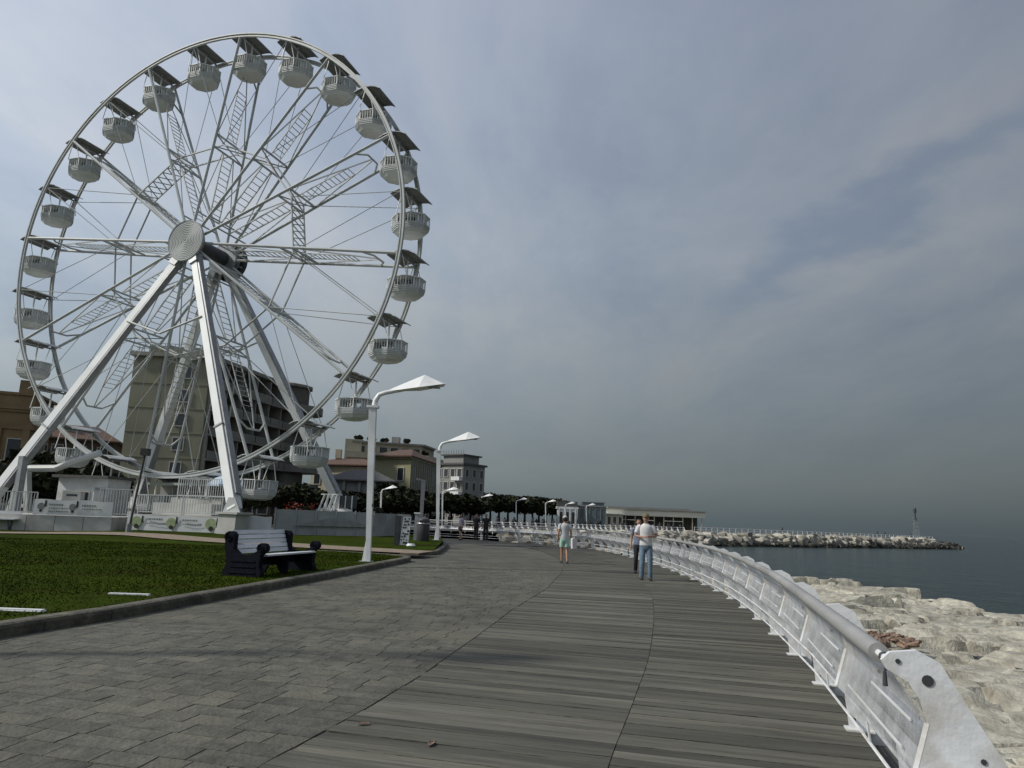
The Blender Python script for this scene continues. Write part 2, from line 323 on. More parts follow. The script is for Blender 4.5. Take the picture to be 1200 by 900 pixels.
for i in range(len(rows)-1):
    (p,t,n,a,b,k), (p2,t2,n2,a2,b2,k2) = rows[i], rows[i+1]
    if None in (a,b,a2,b2): continue
    for side in (0,1):
        e1, e2 = (-a, -.003) if side == 0 else (.003, b); f1, f2 = (-a2, -.003) if side == 0 else (.003, b2)
        o = p+n*((e1+e2)/2); gap = (.005+.006*random.random()**3)
        q = [p+n*e1+t*gap, p+n*e2+t*gap, p2+n2*f2, p2+n2*f1]; zt = random.uniform(-.004,.003); tl = random.uniform(-.003,.003)
        top = [(c.x,c.y,zt+(tl if j in (0,3) else -tl)) for j, c in enumerate(q)]
        if p.y > 2.6 and p.y+p2.y > 6.2 and cnt < 300:
            ang = math.atan2(n.y,n.x); M = Matrix.Rotation(-ang,3,'Z'); loc = [M @ (Vector(v)-Vector((o.x,o.y,0))) for v in top]
            mb = MB().add(loc+[v-Vector((0,0,.035)) for v in loc], [(0,1,2,3),(7,6,5,4),(0,4,5,1),(1,5,6,2),(2,6,7,3),(3,7,4,0)])
            ob = mb.build('plank', PLANK, deck); ob.location = (o.x,o.y,0); ob.rotation_euler = (0,0,ang); cnt += 1
        else: rest.add(top+[(x,y,z-.03) for x,y,z in top], [(0,1,2,3),(0,4,5,1),(1,5,6,2),(2,6,7,3),(3,7,4,0)])
PLANK2 = mat('weathered_plank_far', (.074,.071,.056), .9, .28, 3, bump=.4, bscale=12, dirt=(.100,.096,.078), dscale=.5, patch=.16)
tag(rest.build('far_planks', PLANK2, deck), kind='stuff')
edge = MB().tube([(p[0].x-p[2].x*p[3]*1.0, p[0].y-p[2].y*p[3], -.013) for p in rows[::6] if p[3]], .012, 4).build('edge_strip', JOINT, deck)
# paving stones, rows square to the curve between the boards and the kerb
restS = MB(); cnt = 0; rows2 = []; mid2 = resample(extend(extend(DECKM,-3),-3)[1:], .215)
for i, p in enumerate(mid2):
    t = (mid2[min(i+6,len(mid2)-1)]-mid2[max(i-6,0)]).normalized(); n = Vector((t.y,-t.x)); rows2.append((p, t, n, hit(p,n,DLx,-1), None, hit(p,n,KBx,-1)))
for i in range(0, len(rows2)-1):
    A, B = rows2[i], rows2[i+1]
    if None in (A[3],A[5],B[3],B[5]) or A[0].y > 27: continue
    w1 = A[5]-A[3]; w2 = B[5]-B[3]; x = random.uniform(-.3,0); tcuts = []
    while x < 1.0:
        tcuts.append(x); x += random.choice((.24,.32,.40,.48))/w1*random.uniform(.9,1.1)
    tcuts = [0.0]+[c for c in tcuts if .03 < c < .975]+[1.0]
    for u, v in zip(tcuts, tcuts[1:]):
        u = max(u,0.0); 
        gp = .003/w1; sg_ = .011/w1 if u == 0 else gp
        q = [A[0]-A[2]*(A[3]+w1*(u+sg_))+A[1]*.005, A[0]-A[2]*(A[3]+w1*(v-gp))+A[1]*.005, B[0]-B[2]*(B[3]+w2*(v-gp)), B[0]-B[2]*(B[3]+w2*(u+sg_))]
        o = sum(q, Vector((0,0)))/4; zt = random.uniform(-.002,.0012); tx, ty = random.uniform(-.004,.004), random.uniform(-.004,.004)
        ch = .003; cor = [(c+(o-c).normalized()*ch) for c in q]
        top = [(c.x-o.x,c.y-o.y,zt+tx*(c.x-o.x)+ty*(c.y-o.y)) for c in cor]; low = [(c.x-o.x,c.y-o.y,-.025) for c in q]
        fs = [(0,1,2,3)]+[(j,j+4,(j+1)%4+4,(j+1)%4) for j in range(4)]
        if o.y > 3.6 and cnt < 300 and abs(o.x) < .78*o.y+.3:
            ob = MB().add(top+low, fs).build('paving_stone', STONE, pav); ob.location = (o.x,o.y,0); cnt += 1
        else: restS.add([(a+o.x,b+o.y,c) for a,b,c in top+low], fs)
STONE2 = mat('grey_paver_far', (.084,.082,.063), .9, .32, 2.2, bump=.3, bscale=16, dirt=(.115,.11,.082), dscale=.7, patch=.16)
tag(restS.build('far_paving_stones', STONE2, pav), kind='stuff')
# kerbs
def kerb(pts, w_=.22, top=.15):
    ps = resample(pts, 1.0); k = tag(bpy.data.objects.new('kerb', None), kind='structure'); COL.objects.link(k)
    for a, b in zip(ps, ps[1:]):
        d = (b-a).normalized(); n = Vector((-d.y,d.x)); a2 = a+d*.006; b2 = b-d*.006
        out = [(0,-.1),(0,top-.05),(.015,top-.015),(.05,top),(w_,top),(w_,-.1)]
        vs = [(c.x+n.x*u, c.y+n.y*u, z) for c in (a2,b2) for u, z in out]
        MB().add(vs, [tuple(range(6))[::-1], tuple(range(6,12))]+[(j,(j+1)%6,(j+1)%6+6,j+6) for j in range(6)]).build('kerb_stone', KERBM, k)
kerb(extend(KERB,-3)+[(-3.25,24.9),(-4.2,25.6),(-7,26.4)])
kerb([(-9,30.2),(-4.6,28.8),(-3.2,28.3),(-2.68,29.2)]+KERB2[1:], .2, .14)
# lawn (one sheet with grass), path
def lawn_sheet(name, poly_fn, x0, x1, y0, y1, step):
    vs = []; idx = {}; fs = []; nx = int((x1-x0)/step); ny = int((y1-y0)/step)
    def vid(i, j):
        if (i,j) not in idx:
            x, y = x0+i*step, y0+j*step
            xe = poly_fn(y); x = min(x, xe)
            idx[i,j] = len(vs); vs.append((x,y,lawn_z(x,y)+.015*noise.noise((x*.6,y*.6,0))))
        return idx[i,j]
    for i in range(nx):
        for j in range(ny):
            if x0+i*step < poly_fn(y0+j*step)-.01: fs.append((vid(i,j),vid(i+1,j),vid(i+1,j+1),vid(i,j+1)))
    return MB().add(vs, fs).build(name, LAWN, smooth=True, fix=False)
def lawn_edge(y):
    if y < 24.4: return lerp_curve(KERB,y)-.2
    if y < 28.6: return -3.4-.9*max(0,(y-24.4))+ (0 if y<26.4 else .95*(y-26.4)*1.4)
    return lerp_curve(KERB2,y)-.18
tag(lawn_sheet('lawn', lawn_edge, -60, -2, -6, 46, .5), kind='structure')
pth = [(-2.9,27.0),(-5.5,27.6),(-9.5,28.9),(-13,30.2),(-16,31.6),(-20,30.6),(-26,29.4),(-36,27.5)]
ps = resample(pth, .8); mb = MB(); vs = []
for i, p in enumerate(ps):
    t = (ps[min(i+1,len(ps)-1)]-ps[max(i-1,0)]).normalized(); n = Vector((-t.y,t.x)); hw = .95+.5*sm(-12,-20,p.x) if False else 1.0
    for s_ in (-1,1):
        q = p+n*s_*hw; vs.append((q.x,q.y,lawn_z(q.x,q.y)+.035))
mb.add(vs, [(2*i,2*i+1,2*i+3,2*i+2) for i in range(len(ps)-1)]); tag(mb.build('path', PATH), kind='structure')
# grass blades
nb = 70000; bx = []; 
y = 3+rng.random(nb*3)**1.5*24; x = -3.3-rng.random(nb*3)**1.2*26
ke = np.array([lawn_edge(v) for v in y]); ok = (x < ke-.03)&(x > -.8*y-3); x, y = x[ok][:nb], y[ok][:nb]; nb = len(x)
pd = np.min(np.stack([np.hypot(x-p.x, y-p.y) for p in ps]),0); keep = pd > 1.05; x, y = x[keep], y[keep]; nb = len(x)
z = np.array([lawn_z(a,b) for a, b in zip(x,y)]); th = rng.random(nb)*6.28; wd = (.004+.004*rng.random(nb))*(1+y/14); hh = .014+.02*rng.random(nb); lx = rng.normal(0,.02,nb); ly = rng.normal(0,.02,nb)
V = np.zeros((nb,3,3)); V[:,0] = np.stack([x-np.cos(th)*wd,y-np.sin(th)*wd,z],1); V[:,1] = np.stack([x+np.cos(th)*wd,y+np.sin(th)*wd,z],1); V[:,2] = np.stack([x+lx,y+ly,z+hh],1)
me = bpy.data.meshes.new('grass'); me.vertices.add(nb*3); me.vertices.foreach_set('co', V.ravel()); me.loops.add(nb*3); me.loops.foreach_set('vertex_index', np.arange(nb*3)); me.polygons.add(nb); me.polygons.foreach_set('loop_start', np.arange(0,nb*3,3)); me.polygons.foreach_set('loop_total', np.full(nb,3)); me.update(calc_edges=True); me.materials.append(BLADE)
tag(link('grass', me), kind='stuff')
for (x, y, l, rz, lab) in ((-6.35,9.5,1.1,.0,'white stone strip flush in the lawn at the left edge of the view'),(-5.75,11.5,.6,.05,'shorter white stone strip in the lawn close to the kerb')):
    o = MB().box((0,0,0),(l,.085,.03)).box((0,0,-.02),(l+.03,.11,.03)).build('marker_slab', WHITE); o.location = (x,y,lawn_z(x,y)+.012); o.rotation_euler = (0,0,rz); tag(o, lab, 'marker')
# ------------------------------------------------------------------ rocks
def boulder_mesh(name, m, dims, seed, cuts=3, rough=.18, flat=.6):
    bm = bmesh.new(); bmesh.ops.create_cube(bm, size=2); bmesh.ops.subdivide_edges(bm, edges=bm.edges[:], cuts=cuts, use_grid_fill=True)
    r = random.Random(seed); off = Vector((r.uniform(0,90),r.uniform(0,90),r.uniform(0,90)))
    for v in bm.verts:
        p = v.co.copy(); e = 5.0; ln = (abs(p.x)**e+abs(p.y)**e+abs(p.z)**(e))**(1/e); p = p/ln
        n1 = noise.noise(p*1.1+off); n2 = noise.noise(p*2.7+off*2); n3 = noise.cell(Vector((p.x*1.4,p.y*1.4,p.z*2.2))+off)-.5
        s_ = 1+rough*(1.1*n1+.6*n2+.35*n3)
        p = Vector((p.x*s_, p.y*s_, p.z*(1+rough*flat*(n1+.7*n2+.6*n3))))
        v.co = Vector((p.x*dims[0]/2, p.y*dims[1]/2, p.z*dims[2]/2))
    me = bpy.data.meshes.new(name); bm.to_mesh(me); bm.free(); me.materials.append(m); me.polygons.foreach_set('use_smooth',[True]*len(me.polygons)); me.set_sharp_from_angle(angle=R_(32)); return me
def slab_mesh(seed):
    n = 30; r_ = random.Random(seed); off = Vector((r_.uniform(0,90),r_.uniform(0,90),r_.uniform(0,90))); vs = []; fs = []
    W, D = 5.4, 3.3; 
    def h(u, v):
        p = Vector((u*2.1,v*1.45,0))+off
        k = 1-max(0,max(abs(u),abs(v))+.07*noise.noise(p*1.7)-.86)/.14; k = max(0,min(1,k)); edge = 1-(1-k)**3.5
        st = noise.noise(p*.45)*.34+noise.noise(p*1.2+off)*.07; st = math.floor(st/.13)*.13*.8+st*.2      # bedding steps
        cr_ = abs(noise.noise(p*.9+off*3)); crack = -.28*max(0,1-cr_/.04) if r_ else 0
        return (-1.2+1.2*edge)+edge*(st+.018*noise.noise(p*4.5)+.010*noise.noise(p*11)+crack)
    for i in range(n+1):
        for j in range(n+1):
            u, v = -1+2*i/n, -1+2*j/n; u = math.copysign(abs(u)**.8,u); v = math.copysign(abs(v)**.8,v); wx = .10*noise.noise(Vector((u*1.3,v*1.3,5))+off); vs.append((W/2*(u+wx), D/2*(v+.16*noise.noise(Vector((u*1.5,v,9))+off)), h(u,v)))
    fs = [(i*(n+1)+j,(i+1)*(n+1)+j,(i+1)*(n+1)+j+1,i*(n+1)+j+1) for i in range(n) for j in range(n)]
    me = MB().add(vs, fs).mesh('boulder', ROCK, False, False); me.polygons.foreach_set('use_smooth',[True]*len(me.polygons)); me.set_sharp_from_angle(angle=R_(28)); return me
rev = tag(bpy.data.objects.new('rock_revetment', None), kind='structure'); COL.objects.link(rev)
bigs = [slab_mesh(100+i) for i in range(7)]
r = random.Random(3)
def rev_h(d): return -.32-.075*d     # top height falls away from the rail
yy = -2.0; row_ = 0
while yy < 44:
    dp = r.uniform(2.3,3.7); yc = yy+dp/2; xr = lerp_curve(extend(RAILB,-6), yc); d = .85+r.uniform(0,.5); lim = 13.2-.10*max(0,yc-26)-(.35*max(0,yc-36)) + 1.3*math.sin(yc*.5)
    while d < lim:
        wd_ = r.uniform(2.3,5.2); o = link('boulder', r.choice(bigs), rev); dc = d+wd_/2
        o.location = (xr+dc, yc+r.uniform(-.25,.25), -.66-.050*dc+r.uniform(-.17,.13)); o.rotation_euler = (r.uniform(-.05,.05), r.uniform(-.04,.07), r.uniform(-.10,.10)+(3.14159 if r.random()<.5 else 0)); o.scale = ((wd_-.14)/5.2,(dp-.12)/3.15,.95)
        d += wd_
    yy += dp; row_ += 1
core = MB()
pp = [(lerp_curve(extend(RAILB,-6),y)+.3,y) for y in range(-6,46,4)]
core.add([(x,y,-1.25) for x,y in pp]+[(x+11.5-.35*max(0,y-34),y,-1.9) for x,y in pp], [(i,i+1,i+1+len(pp),i+len(pp)) for i in range(len(pp)-1)]); core.build('dark_gap_core', WETGAPROCK, rev)  # dark sheet below the slabs, showing in the gaps between them
# reddish rubble heap between the slabs
rb = thing('rubble_heap', 'reddish brown broken rubble lying between the pale rocks behind the railing', 'rubble', (7.45,14.9,-.62))
rmesh = [boulder_mesh('fragment', RUBBLE, (.26,.14,.07), 40+i, 2, .35, .8) for i in range(4)]
for i in range(60):
    a = r.uniform(0,6.28); q = math.sqrt(r.random()); o = link('fragment', rmesh[i%4], rb, (math.cos(a)*q*.7, math.sin(a)*q*.8, .07*(1-q*q)+r.uniform(-.03,.04)), (r.uniform(-.5,.5),r.uniform(-.5,.5),a)); s_ = r.uniform(.6,1.2); o.scale = (s_,s_,s_)
# breakwater
bw = thing('breakwater', 'long low rubble breakwater running out to sea, ending in a dark tip', 'breakwater', (0,0,0))
axis = [Vector((26.5,120.5)),Vector((39,131)),Vector((52,139)),Vector((76,156)),Vector((101,171.5))]
ax = resample([tuple(a) for a in axis], 1.0); dk = MB(); vs = []
for i, p in enumerate(ax):
    t = (ax[min(i+1,len(ax)-1)]-ax[max(i-1,0)]).normalized(); n = Vector((t.y,-t.x)); zt = .15-.35*i/len(ax)
    for u, zz in ((4.6,-1.9),(2.2,zt-.35),(2.0,zt),(-2.2,zt),(-2.4,zt-.4),(-5,-1.9)): q = p+n*u; vs.append((q.x,q.y,zz))
dk.add(vs, [(6*i+j,6*i+j+1,6*i+j+7,6*i+j+6) for i in range(len(ax)-1) for j in range(5)]); dk.build('causeway', WETGAPROCK, bw)
jm = [boulder_mesh('boulder', JROCK, (2.1,1.6,1.2), 60+i, 2, .3, .9) for i in range(6)]; jw = [boulder_mesh('boulder', WETGAPROCK, (1.7,1.3,.9), 80+i, 2, .3, .9) for i in range(3)]
n_ = 0
for i, p in enumerate(ax):
    t = (ax[min(i+1,len(ax)-1)]-ax[max(i-1,0)]).normalized(); n = Vector((t.y,-t.x)); tip = i > len(ax)-9
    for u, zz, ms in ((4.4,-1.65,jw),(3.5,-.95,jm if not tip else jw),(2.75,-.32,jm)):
        if tip and u < 3: continue
        if n_ >= 299: continue
        q = p+n*(u+r.uniform(-.5,.5))+t*r.uniform(-.6,.6); s_ = r.uniform(.75,1.3); o = link('boulder', r.choice(ms), bw, (q.x,q.y,zz+r.uniform(-.2,.2)), (r.uniform(-.3,.3),r.uniform(-.3,.3),r.uniform(0,3.1)), (s_,s_,s_)); n_ += 1
te = ax[-1]; t = (ax[-1]-ax[-3]).normalized()
for i in range(26):
    k = i/26; q = te+t*(k*8.5)+Vector((t.y,-t.x))*r.uniform(-3,4)*(1-k*.7); s_ = r.uniform(.8,1.2)
    if n_ < 300: link('boulder', r.choice(jw if r.random()<.75 else jm), bw, (q.x,q.y,-1.1-.9*k), (r.uniform(-.3,.3),r.uniform(-.3,.3),r.uniform(0,3)), (s_,s_,s_)); n_ += 1
tipm = MB(); tp = [te+t*k for k in (0,4,8.5)]
for u in (-4.5,4.5): pass
tipm.add([(tp[0].x+t.y*4.5,tp[0].y-t.x*4.5,-1.9),(tp[0].x,tp[0].y,-.3),(tp[0].x-t.y*4.5,tp[0].y+t.x*4.5,-1.9),(tp[2].x,tp[2].y,-1.9)], [(0,1,3),(1,2,3)]); tipm.build('tip_core', WETGAPROCK, bw)
# boulders along the foot of the far promenade
fr = thing('far_rock_bank', 'bank of grey boulders below the far promenade railing', 'rock bank')
fpath = [(-1,80.8),(3.3,86.3),(8,90.2),(13.4,100),(19.6,108),(26.6,117.4),(31,120.4)]
fp = resample(fpath, .9)
for i, p in enumerate(fp):
    t = (fp[min(i+1,len(fp)-1)]-fp[max(i-1,0)]).normalized(); n = Vector((t.y,-t.x))
    for u, zz in ((.9,-.35),(1.9,-.8),(3.0,-1.3)):
        q = p+n*(u+r.uniform(-.4,.4))+t*r.uniform(-.5,.5); s_ = r.uniform(.7,1.1); link('boulder', r.choice(jm), fr, (q.x,q.y,zz+r.uniform(-.2,.2)), (r.uniform(-.3,.3),r.uniform(-.3,.3),r.uniform(0,3)), (s_,s_,s_))
# ------------------------------------------------------------------ promenade railing
FIN = [(-.325,.62),(-.265,.825),(-.285,.90),(-.325,.965),(-.395,1.005),(-.41,1.035),(-.38,1.065),(-.29,1.078),(-.215,1.04),(-.155,.93),(.03,.617),(.22,.27),(.26,-.25),(.10,-.25),(.05,.12),(-.02,.36)]
def fin_mesh(detail=True):
    bm = bmesh.new(); ring = [bm.verts.new((u,-.012,z)) for u, z in FIN]
    f = bm.faces.new(ring); ext = bmesh.ops.extrude_face_region(bm, geom=[f]); bmesh.ops.translate(bm, vec=(0,.024,0), verts=[v for v in ext['geom'] if isinstance(v, bmesh.types.BMVert)])
    bmesh.ops.recalc_face_normals(bm, faces=bm.faces); me = bpy.data.meshes.new('fin'); bm.to_mesh(me); bm.free(); me.materials.append(RAILW); return me
def disc(mb, u, z, rr, th, mi, nn=12): mb.lathe([(rr,-th),(rr,th)], nn, (u,0,z), mi, 'Y')
fm = fin_mesh()
mb = MB(); disc(mb,-.29+.03,.975,.020,.0155,0); disc(mb,-.10,.72,.010,.0155,0,8); disc(mb,-.355,1.035,.009,.016,0,8); holem = mb.mesh('hole_plug', DARKM)
mb = MB(); mb.prism([(0,-.02),(0,.0),(-.03,.34),(-.13,.46),(-.09,.47),(.0,.38),(.13,.02),(.13,-.02)], (0,0,0), (1,0,0), (0,0,1), (0,.016,0)); mb.box((.07,0,.006),(.2,.14,.012)); footm = mb.mesh('foot_plate', RAILW)
mb = MB(); 
for q in (.035,.075,.11): mb.lathe([(.013,-.011),(.013,.011)], 8, (q,0,.075), 0, 'Y')
boltm = mb.mesh('bolt', DARKM)
mb = MB(); mb.tube([(-.325,.0,.62),(-.265,0,.825)], .013, 6); edgem = mb.mesh('edge_bar', RAILW)
def railing(name, label, curve, detail, first_end=False, step=1.667, hand=WOODR):
    P = resample(curve, step); t_ = thing(name, label, 'railing', (P[0].x,P[0].y,0)); O = P[0]; fr_ = []
    for i, p in enumerate(P):
        t = (P[min(i+1,len(P)-1)]-P[max(i-1,0)]).normalized(); n = Vector((t.y,-t.x)); fr_.append((p-O,t,n))
    def pt(i, u, z, s_=0.): p, t, n = fr_[i]; q = p+n*u+t*s_; return (q.x,q.y,z)
    for i, (p,t,n) in enumerate(fr_):
        ang = math.atan2(n.y,n.x)
        f = link('fin', fm, t_, (p.x,p.y,0), (0,0,ang))
        if detail and i < 14: link('hole_plug', holem, f)
        link('edge_bar', edgem, f)
        if detail:
            k = link('foot_plate', footm, t_, (p.x,p.y,0), (0,0,ang))
            if i < 14: link('bolt', boltm, k)
    st = 0
    fine = lambda u, z, lo=0, hi=None: [pt(i,u,z) for i in range(lo, hi or len(P))]
    if detail:
        for i in range(len(P)-1):
            prof = [(-.17,.49),(-.25,.56),(-.318,.625),(-.285,.72),(-.258,.82),(-.28,.90)]
            vs = [pt(i,u,z,.03) for u, z in prof]+[pt(i+1,u,z,-.03) for u, z in prof]; k = len(prof)
            MB().add(vs, [(j,j+1,j+1+k,j+k) for j in range(k-1)]).build('mesh_panel', MESHM, t_, fix=False)
            if i < 22:
                for u, z in ((-.300,.69),(-.262,.79)):
                    a = Vector(pt(i,u-.015,z)); b = Vector(pt(i+1,u-.015,z)); MB().bar(a.lerp(b,.12), a.lerp(b,.80 if u < -.28 else .55), .006, .009).build('white_bar', WHITE, t_)  # thin white bars along the panel face
        MB().tube(fine(-.022,.27), .011, 6).build('foot_rail', RAILW, t_)
        MB().tube(fine(-.010,.12), .011, 6).build('foot_rail', RAILW, t_)
        for i in range(0, len(P)-1, 1):
            a = Vector(pt(i,-.022,.27)); b = Vector(pt(i+1,-.022,.27)); c = Vector(pt(i,-.010,.12)); d = Vector(pt(i+1,-.010,.12))
            if i < 16: MB().bar(a.lerp(b,.5), c.lerp(d,.5), .012).build('rail_tie', RAILW, t_)
        MB().tube([pt(0,-.13,.63,-.45)]+fine(-.13,.63), .050, 10).build('service_pipe', STEEL, t_, True)
        hr = [pt(0,-.385,1.035,.16)]+[pt(i,-.385,1.035) for i in range(1,len(P))]
        h = MB().tube(hr, .038, 14).build('handrail', hand, t_, True)
        MB().tube([pt(0,-.385,1.035,-.01), pt(0,-.385,1.035,.18)], .013, 8).build('end_pin', RAILW, h, True)
    else:
        MB().tube(fine(-.33,1.0), .045, 6).build('handrail', RAILW, t_)
        for z, u in ((.2,.0),(.45,-.15),(.72,-.18)): MB().tube(fine(u,z), .018, 4).build('cross_rail', RAILW, t_)
    return t_, fr_, O
rl, fr_, O_ = railing('promenade_railing', 'white steel railing of curved fins with a grey handrail along the boardwalk edge', RAILB, True)
# tie hanging from the end pin
p, t, n = fr_[0]; q = O_+n*-.385+t*.07; st = thing('strap', 'short black strap hanging from the near end of the grey handrail', 'strap', (q.x,q.y,1.035))
mb = MB(); mb.lathe([(.016,-.010),(.019,0),(.016,.010)], 10, (0,0,0), 0, 'Y'); mb.build('loop', DARKM, st); MB().tube([(0,0,-.015),(.003,-.003,-.04),(0,0,-.06)], .005, 6).build('cord', DARKM, st); MB().tube([(0,0,-.055),(0,.0,-.105)], [.007,.010], 8).build('toggle', DARKM, st)
railing('far_promenade_railing', 'far white railing of slanting posts above the boulders across the bay', [(-9,79.5),(-4,80.2),(-.3,81.4),(2.9,87),(7.3,90.8),(12.7,100.4),(18.8,108.6),(25.9,117.8),(30,121)], False, step=1.5)
bwr = [(32,125.2),(39.3,130.6),(52.3,138.6),(76.2,155.4),(99,170)]
P = resample(bwr, 1.6); t_ = thing('breakwater_railing', 'thin pale railing on top of the long breakwater', 'railing', (P[0].x,P[0].y,0)); pm = MB().bar((0,0,-.3),(0,0,1.0),.09).mesh('post', RAILW)
for i, p in enumerate(P): link('post', pm, t_, (p.x-P[0].x,p.y-P[0].y,.15-.35*i/len(P)))
for z in (1.0,.62,.3): MB().tube([(p.x-P[0].x,p.y-P[0].y,z+.15-.35*i/len(P)) for i, p in enumerate(P)], .03, 4).build('rail', RAILW, t_)
# beacon mast
bc = thing('beacon_mast', 'slender lattice light mast at the end of the breakwater', 'beacon', (93.5,167.5,-.2))
mb = MB()
for sx, sy in ((-1,-1),(1,-1),(1,1),(-1,1)): mb.bar((sx*.55,sy*.55,0),(sx*.18,sy*.18,5.0),.09)
for k in range(6):
    z0, z1 = k*.83, (k+1)*.83; w0, w1 = .55-.37*z0/5, .55-.37*z1/5
    for sx, sy, tx, ty in ((-1,-1,1,-1),(1,-1,1,1),(1,1,-1,1),(-1,1,-1,-1)): mb.bar((sx*w0,sy*w0,z0),(tx*w1,ty*w1,z1),.05)
mb.build('lattice_tower', GREYM, bc); MB().box((0,0,5.05),(1.0,1.0,.08)).build('gallery', GREYM, bc); MB().tube([(0,0,5.1),(0,0,6.3)], .16, 8).build('lamp_column', DARKM, bc); MB().lathe([(.32,6.3),(.34,7.1),(.1,7.5)], 10).build('lantern', DARKM, bc); MB().lathe([(.9,0),(.9,.8)], 12, (0,0,-.2)).build('plinth', WHITE, bc)
# ------------------------------------------------------------------ street lamps
def make_lamp():
    t = bpy.data.objects.new('street_lamp', None); COL.objects.link(t)
    lean = -.20; H0 = 4.45
    MB().bar((-.02,0,0),(lean,0,H0),.13,.15,(0,1,0),w2=.21,h2=.21).build('pole', LAMPW, t)
    fl = MB().prism([(-.20,0),(-.02,0),(-.06,1.05)], (0,0,0), (1,0,0), (0,0,1), (0,.10,0)).build('base_fin', LAMPW, t)
    MB().box((-.08,0,.01),(.40,.32,.03)).build('base_plate', GREYM, t)
    MB().box((.02,-.115,1.6),(.05,.03,.09)).build('access_hatch', DARKM, t)
    MB().box((lean,0,H0+.03),(.34,.27,.07)).build('collar', LAMPW, t)
    arm = MB().tube([(lean+.04,0,H0),(lean+.06,0,H0+.22),(lean+.16,0,H0+.40),(lean+.34,0,H0+.47),(1.55,0,H0+.78)], [.085,.08,.07,.065,.055], 10).build('arm', LAMPW, t, True)
    # folded wing head: a ridge rising to a peak, wide at the outer end
    r0 = Vector((lean+.30,0,H0+.50)); pk = Vector((1.28,0,H0+1.06)); tp = Vector((1.92,0,H0+.80)); wl = [Vector((1.15,s_*.32,H0+.62)) for s_ in (-1,1)]; tl = [Vector((1.86,s_*.22,H0+.76)) for s_ in (-1,1)]
    vs = [r0,pk,tp,wl[0],wl[1],tl[0],tl[1]]; fs = [(0,3,1),(0,1,4),(1,3,5),(1,5,2),(1,2,6),(1,6,4),(0,4,3),(3,4,6,5),(5,6,2)]
    hd = MB().add(vs, fs).build('lamp_head', LAMPW, t); MB().box((1.5,0,H0+.685),(.5,.28,.03)).build('diffuser', GREYM, hd)
    return t
lamp0 = make_lamp()
spots = [(-3.90,21.2,1.0,0,'tall white street lamp in the lawn beside the dark bench'),(-3.42,36.9,1.0,.02,'second tall white street lamp, beside the waste bins'),(-7.6,6.9,1.0,.0,'white street lamp nearest the camera, left of the frame, casting the shadow across the paving')]
for px, d, hgt, lab in ((455,82,.84,'white street lamp just right of the grey hoarding, before dark trees'),(526,92,.93,'white street lamp whose head shows right behind the second tall lamp'),(570,125,1,'white street lamp among the dark trees right of the grey apartment block'),(611,140,1,'white street lamp halfway along the row of dark trees'),(645,147,1,'white street lamp at the right end of the dark trees'),(668,158,1,'white street lamp beside the small white pavilion'),(692,166,1,'white street lamp in front of the glazed pavilion'),(738,190,1,'white street lamp at the left end of the long cream building')):
    a = math.atan((px-600)/F_PX); spots.append((math.sin(a)*d, math.cos(a)*d, hgt, r.uniform(-.15,.15), lab))
for i, (x, y, s_, rz, lab) in enumerate(spots):
    o = lamp0 if i == 0 else copy_tree(lamp0); o.location = (x,y,(lawn_z(x,y)-.01 if y < 45 else .0)); o.rotation_euler = (0,0,rz); o.scale = (s_,s_,s_); tag(o, lab, 'street lamp', 'white street lamps along the promenade')
gl = thing('lamp_post', 'plain lilac grey post close behind the second street lamp', 'post', (-5.9,50.5,0)); MB().bar((0,0,0),(0,0,3.9),.2,w2=.26,h2=.26).build('pole', GREYM, gl); MB().bar((0,0,3.85),(-.5,0,3.95),.2,.1).build('arm', GREYM, gl)
gl = thing('lamp_post', 'thin white post with a short left arm before the yellow house', 'post', (-14.2,110,0)); MB().bar((0,0,0),(0,0,5.2),.16).build('pole', WHITE, gl); MB().bar((.1,0,5.2),(-.9,0,5.2),.2,.08).build('arm', WHITE, gl)
# ------------------------------------------------------------------ bench with navy scroll ends
bn = thing('park_bench', 'white slatted bench with heavy navy scroll ends on the lawn', 'bench', (-5.12,16.4,.11), math.atan2(2.13,.49)-math.pi/2)
# local: y along the length (0..2.3), x forward
def end_outline():
    o = []
    for k in range(9): a = R_(-20+k*33); o.append((-.40+.135*math.cos(a)*-1*-1, .80+.125*math.sin(a)))
    return o
prof = [(.42,0),(.43,.10),(.37,.22),(.385,.46)]+[(.40+.115*math.cos(a), .60+.105*math.sin(a)) for a in [R_(v) for v in (-60,-20,20,60,100,140,180,215)]]+[(.24,.50),(.05,.445),(-.12,.47),(-.24,.56)]+[(-.36+.125*math.cos(a), .80+.12*math.sin(a)) for a in [R_(v) for v in (-25,20,60,100,140,180,225)]]+[(-.45,.60),(-.40,.42),(-.37,.25),(-.45,.10),(-.46,0)]
prof_in = [(-.25,0),(-.18,.12),(0,.17),(.18,.12),(.25,0)]
for yy in (-1.12,1.12):
    e = MB().prism(prof+prof_in[::-1][0:0], (0,yy,0), (1,0,0), (0,0,1), (0,.15,0)).build('end_frame', NAVY, bn)
    for cx_, cz_, rr in ((.40,.60,.085),(-.36,.80,.095)):
        k = MB(); pts = [(cx_+rr*(1-a/9.5)*math.cos(a+2), yy+(.085 if yy>0 else -.085), cz_+rr*(1-a/9.5)*math.sin(a+2)) for a in np.linspace(0,8.5,22)]; k.tube(pts, .014, 5); pts2 = [(x,2*yy-y,z) for x,y,z in pts]; k.tube(pts2, .014, 5); k.build('scroll', NAVY, e)
    k = MB()
    for zz in (.10,.22,.33): k.box((.0,yy+(.08 if yy>0 else -.08),zz),(.62-.2*zz,.02,.03))
    k.build('moulding', NAVY, e)
for i in range(5): MB().bar((.40-.155*i,-1.04,.455-.014*i),(.40-.155*i,1.04,.455-.014*i),.125,.035).build('seat_slat', SLAT, bn)
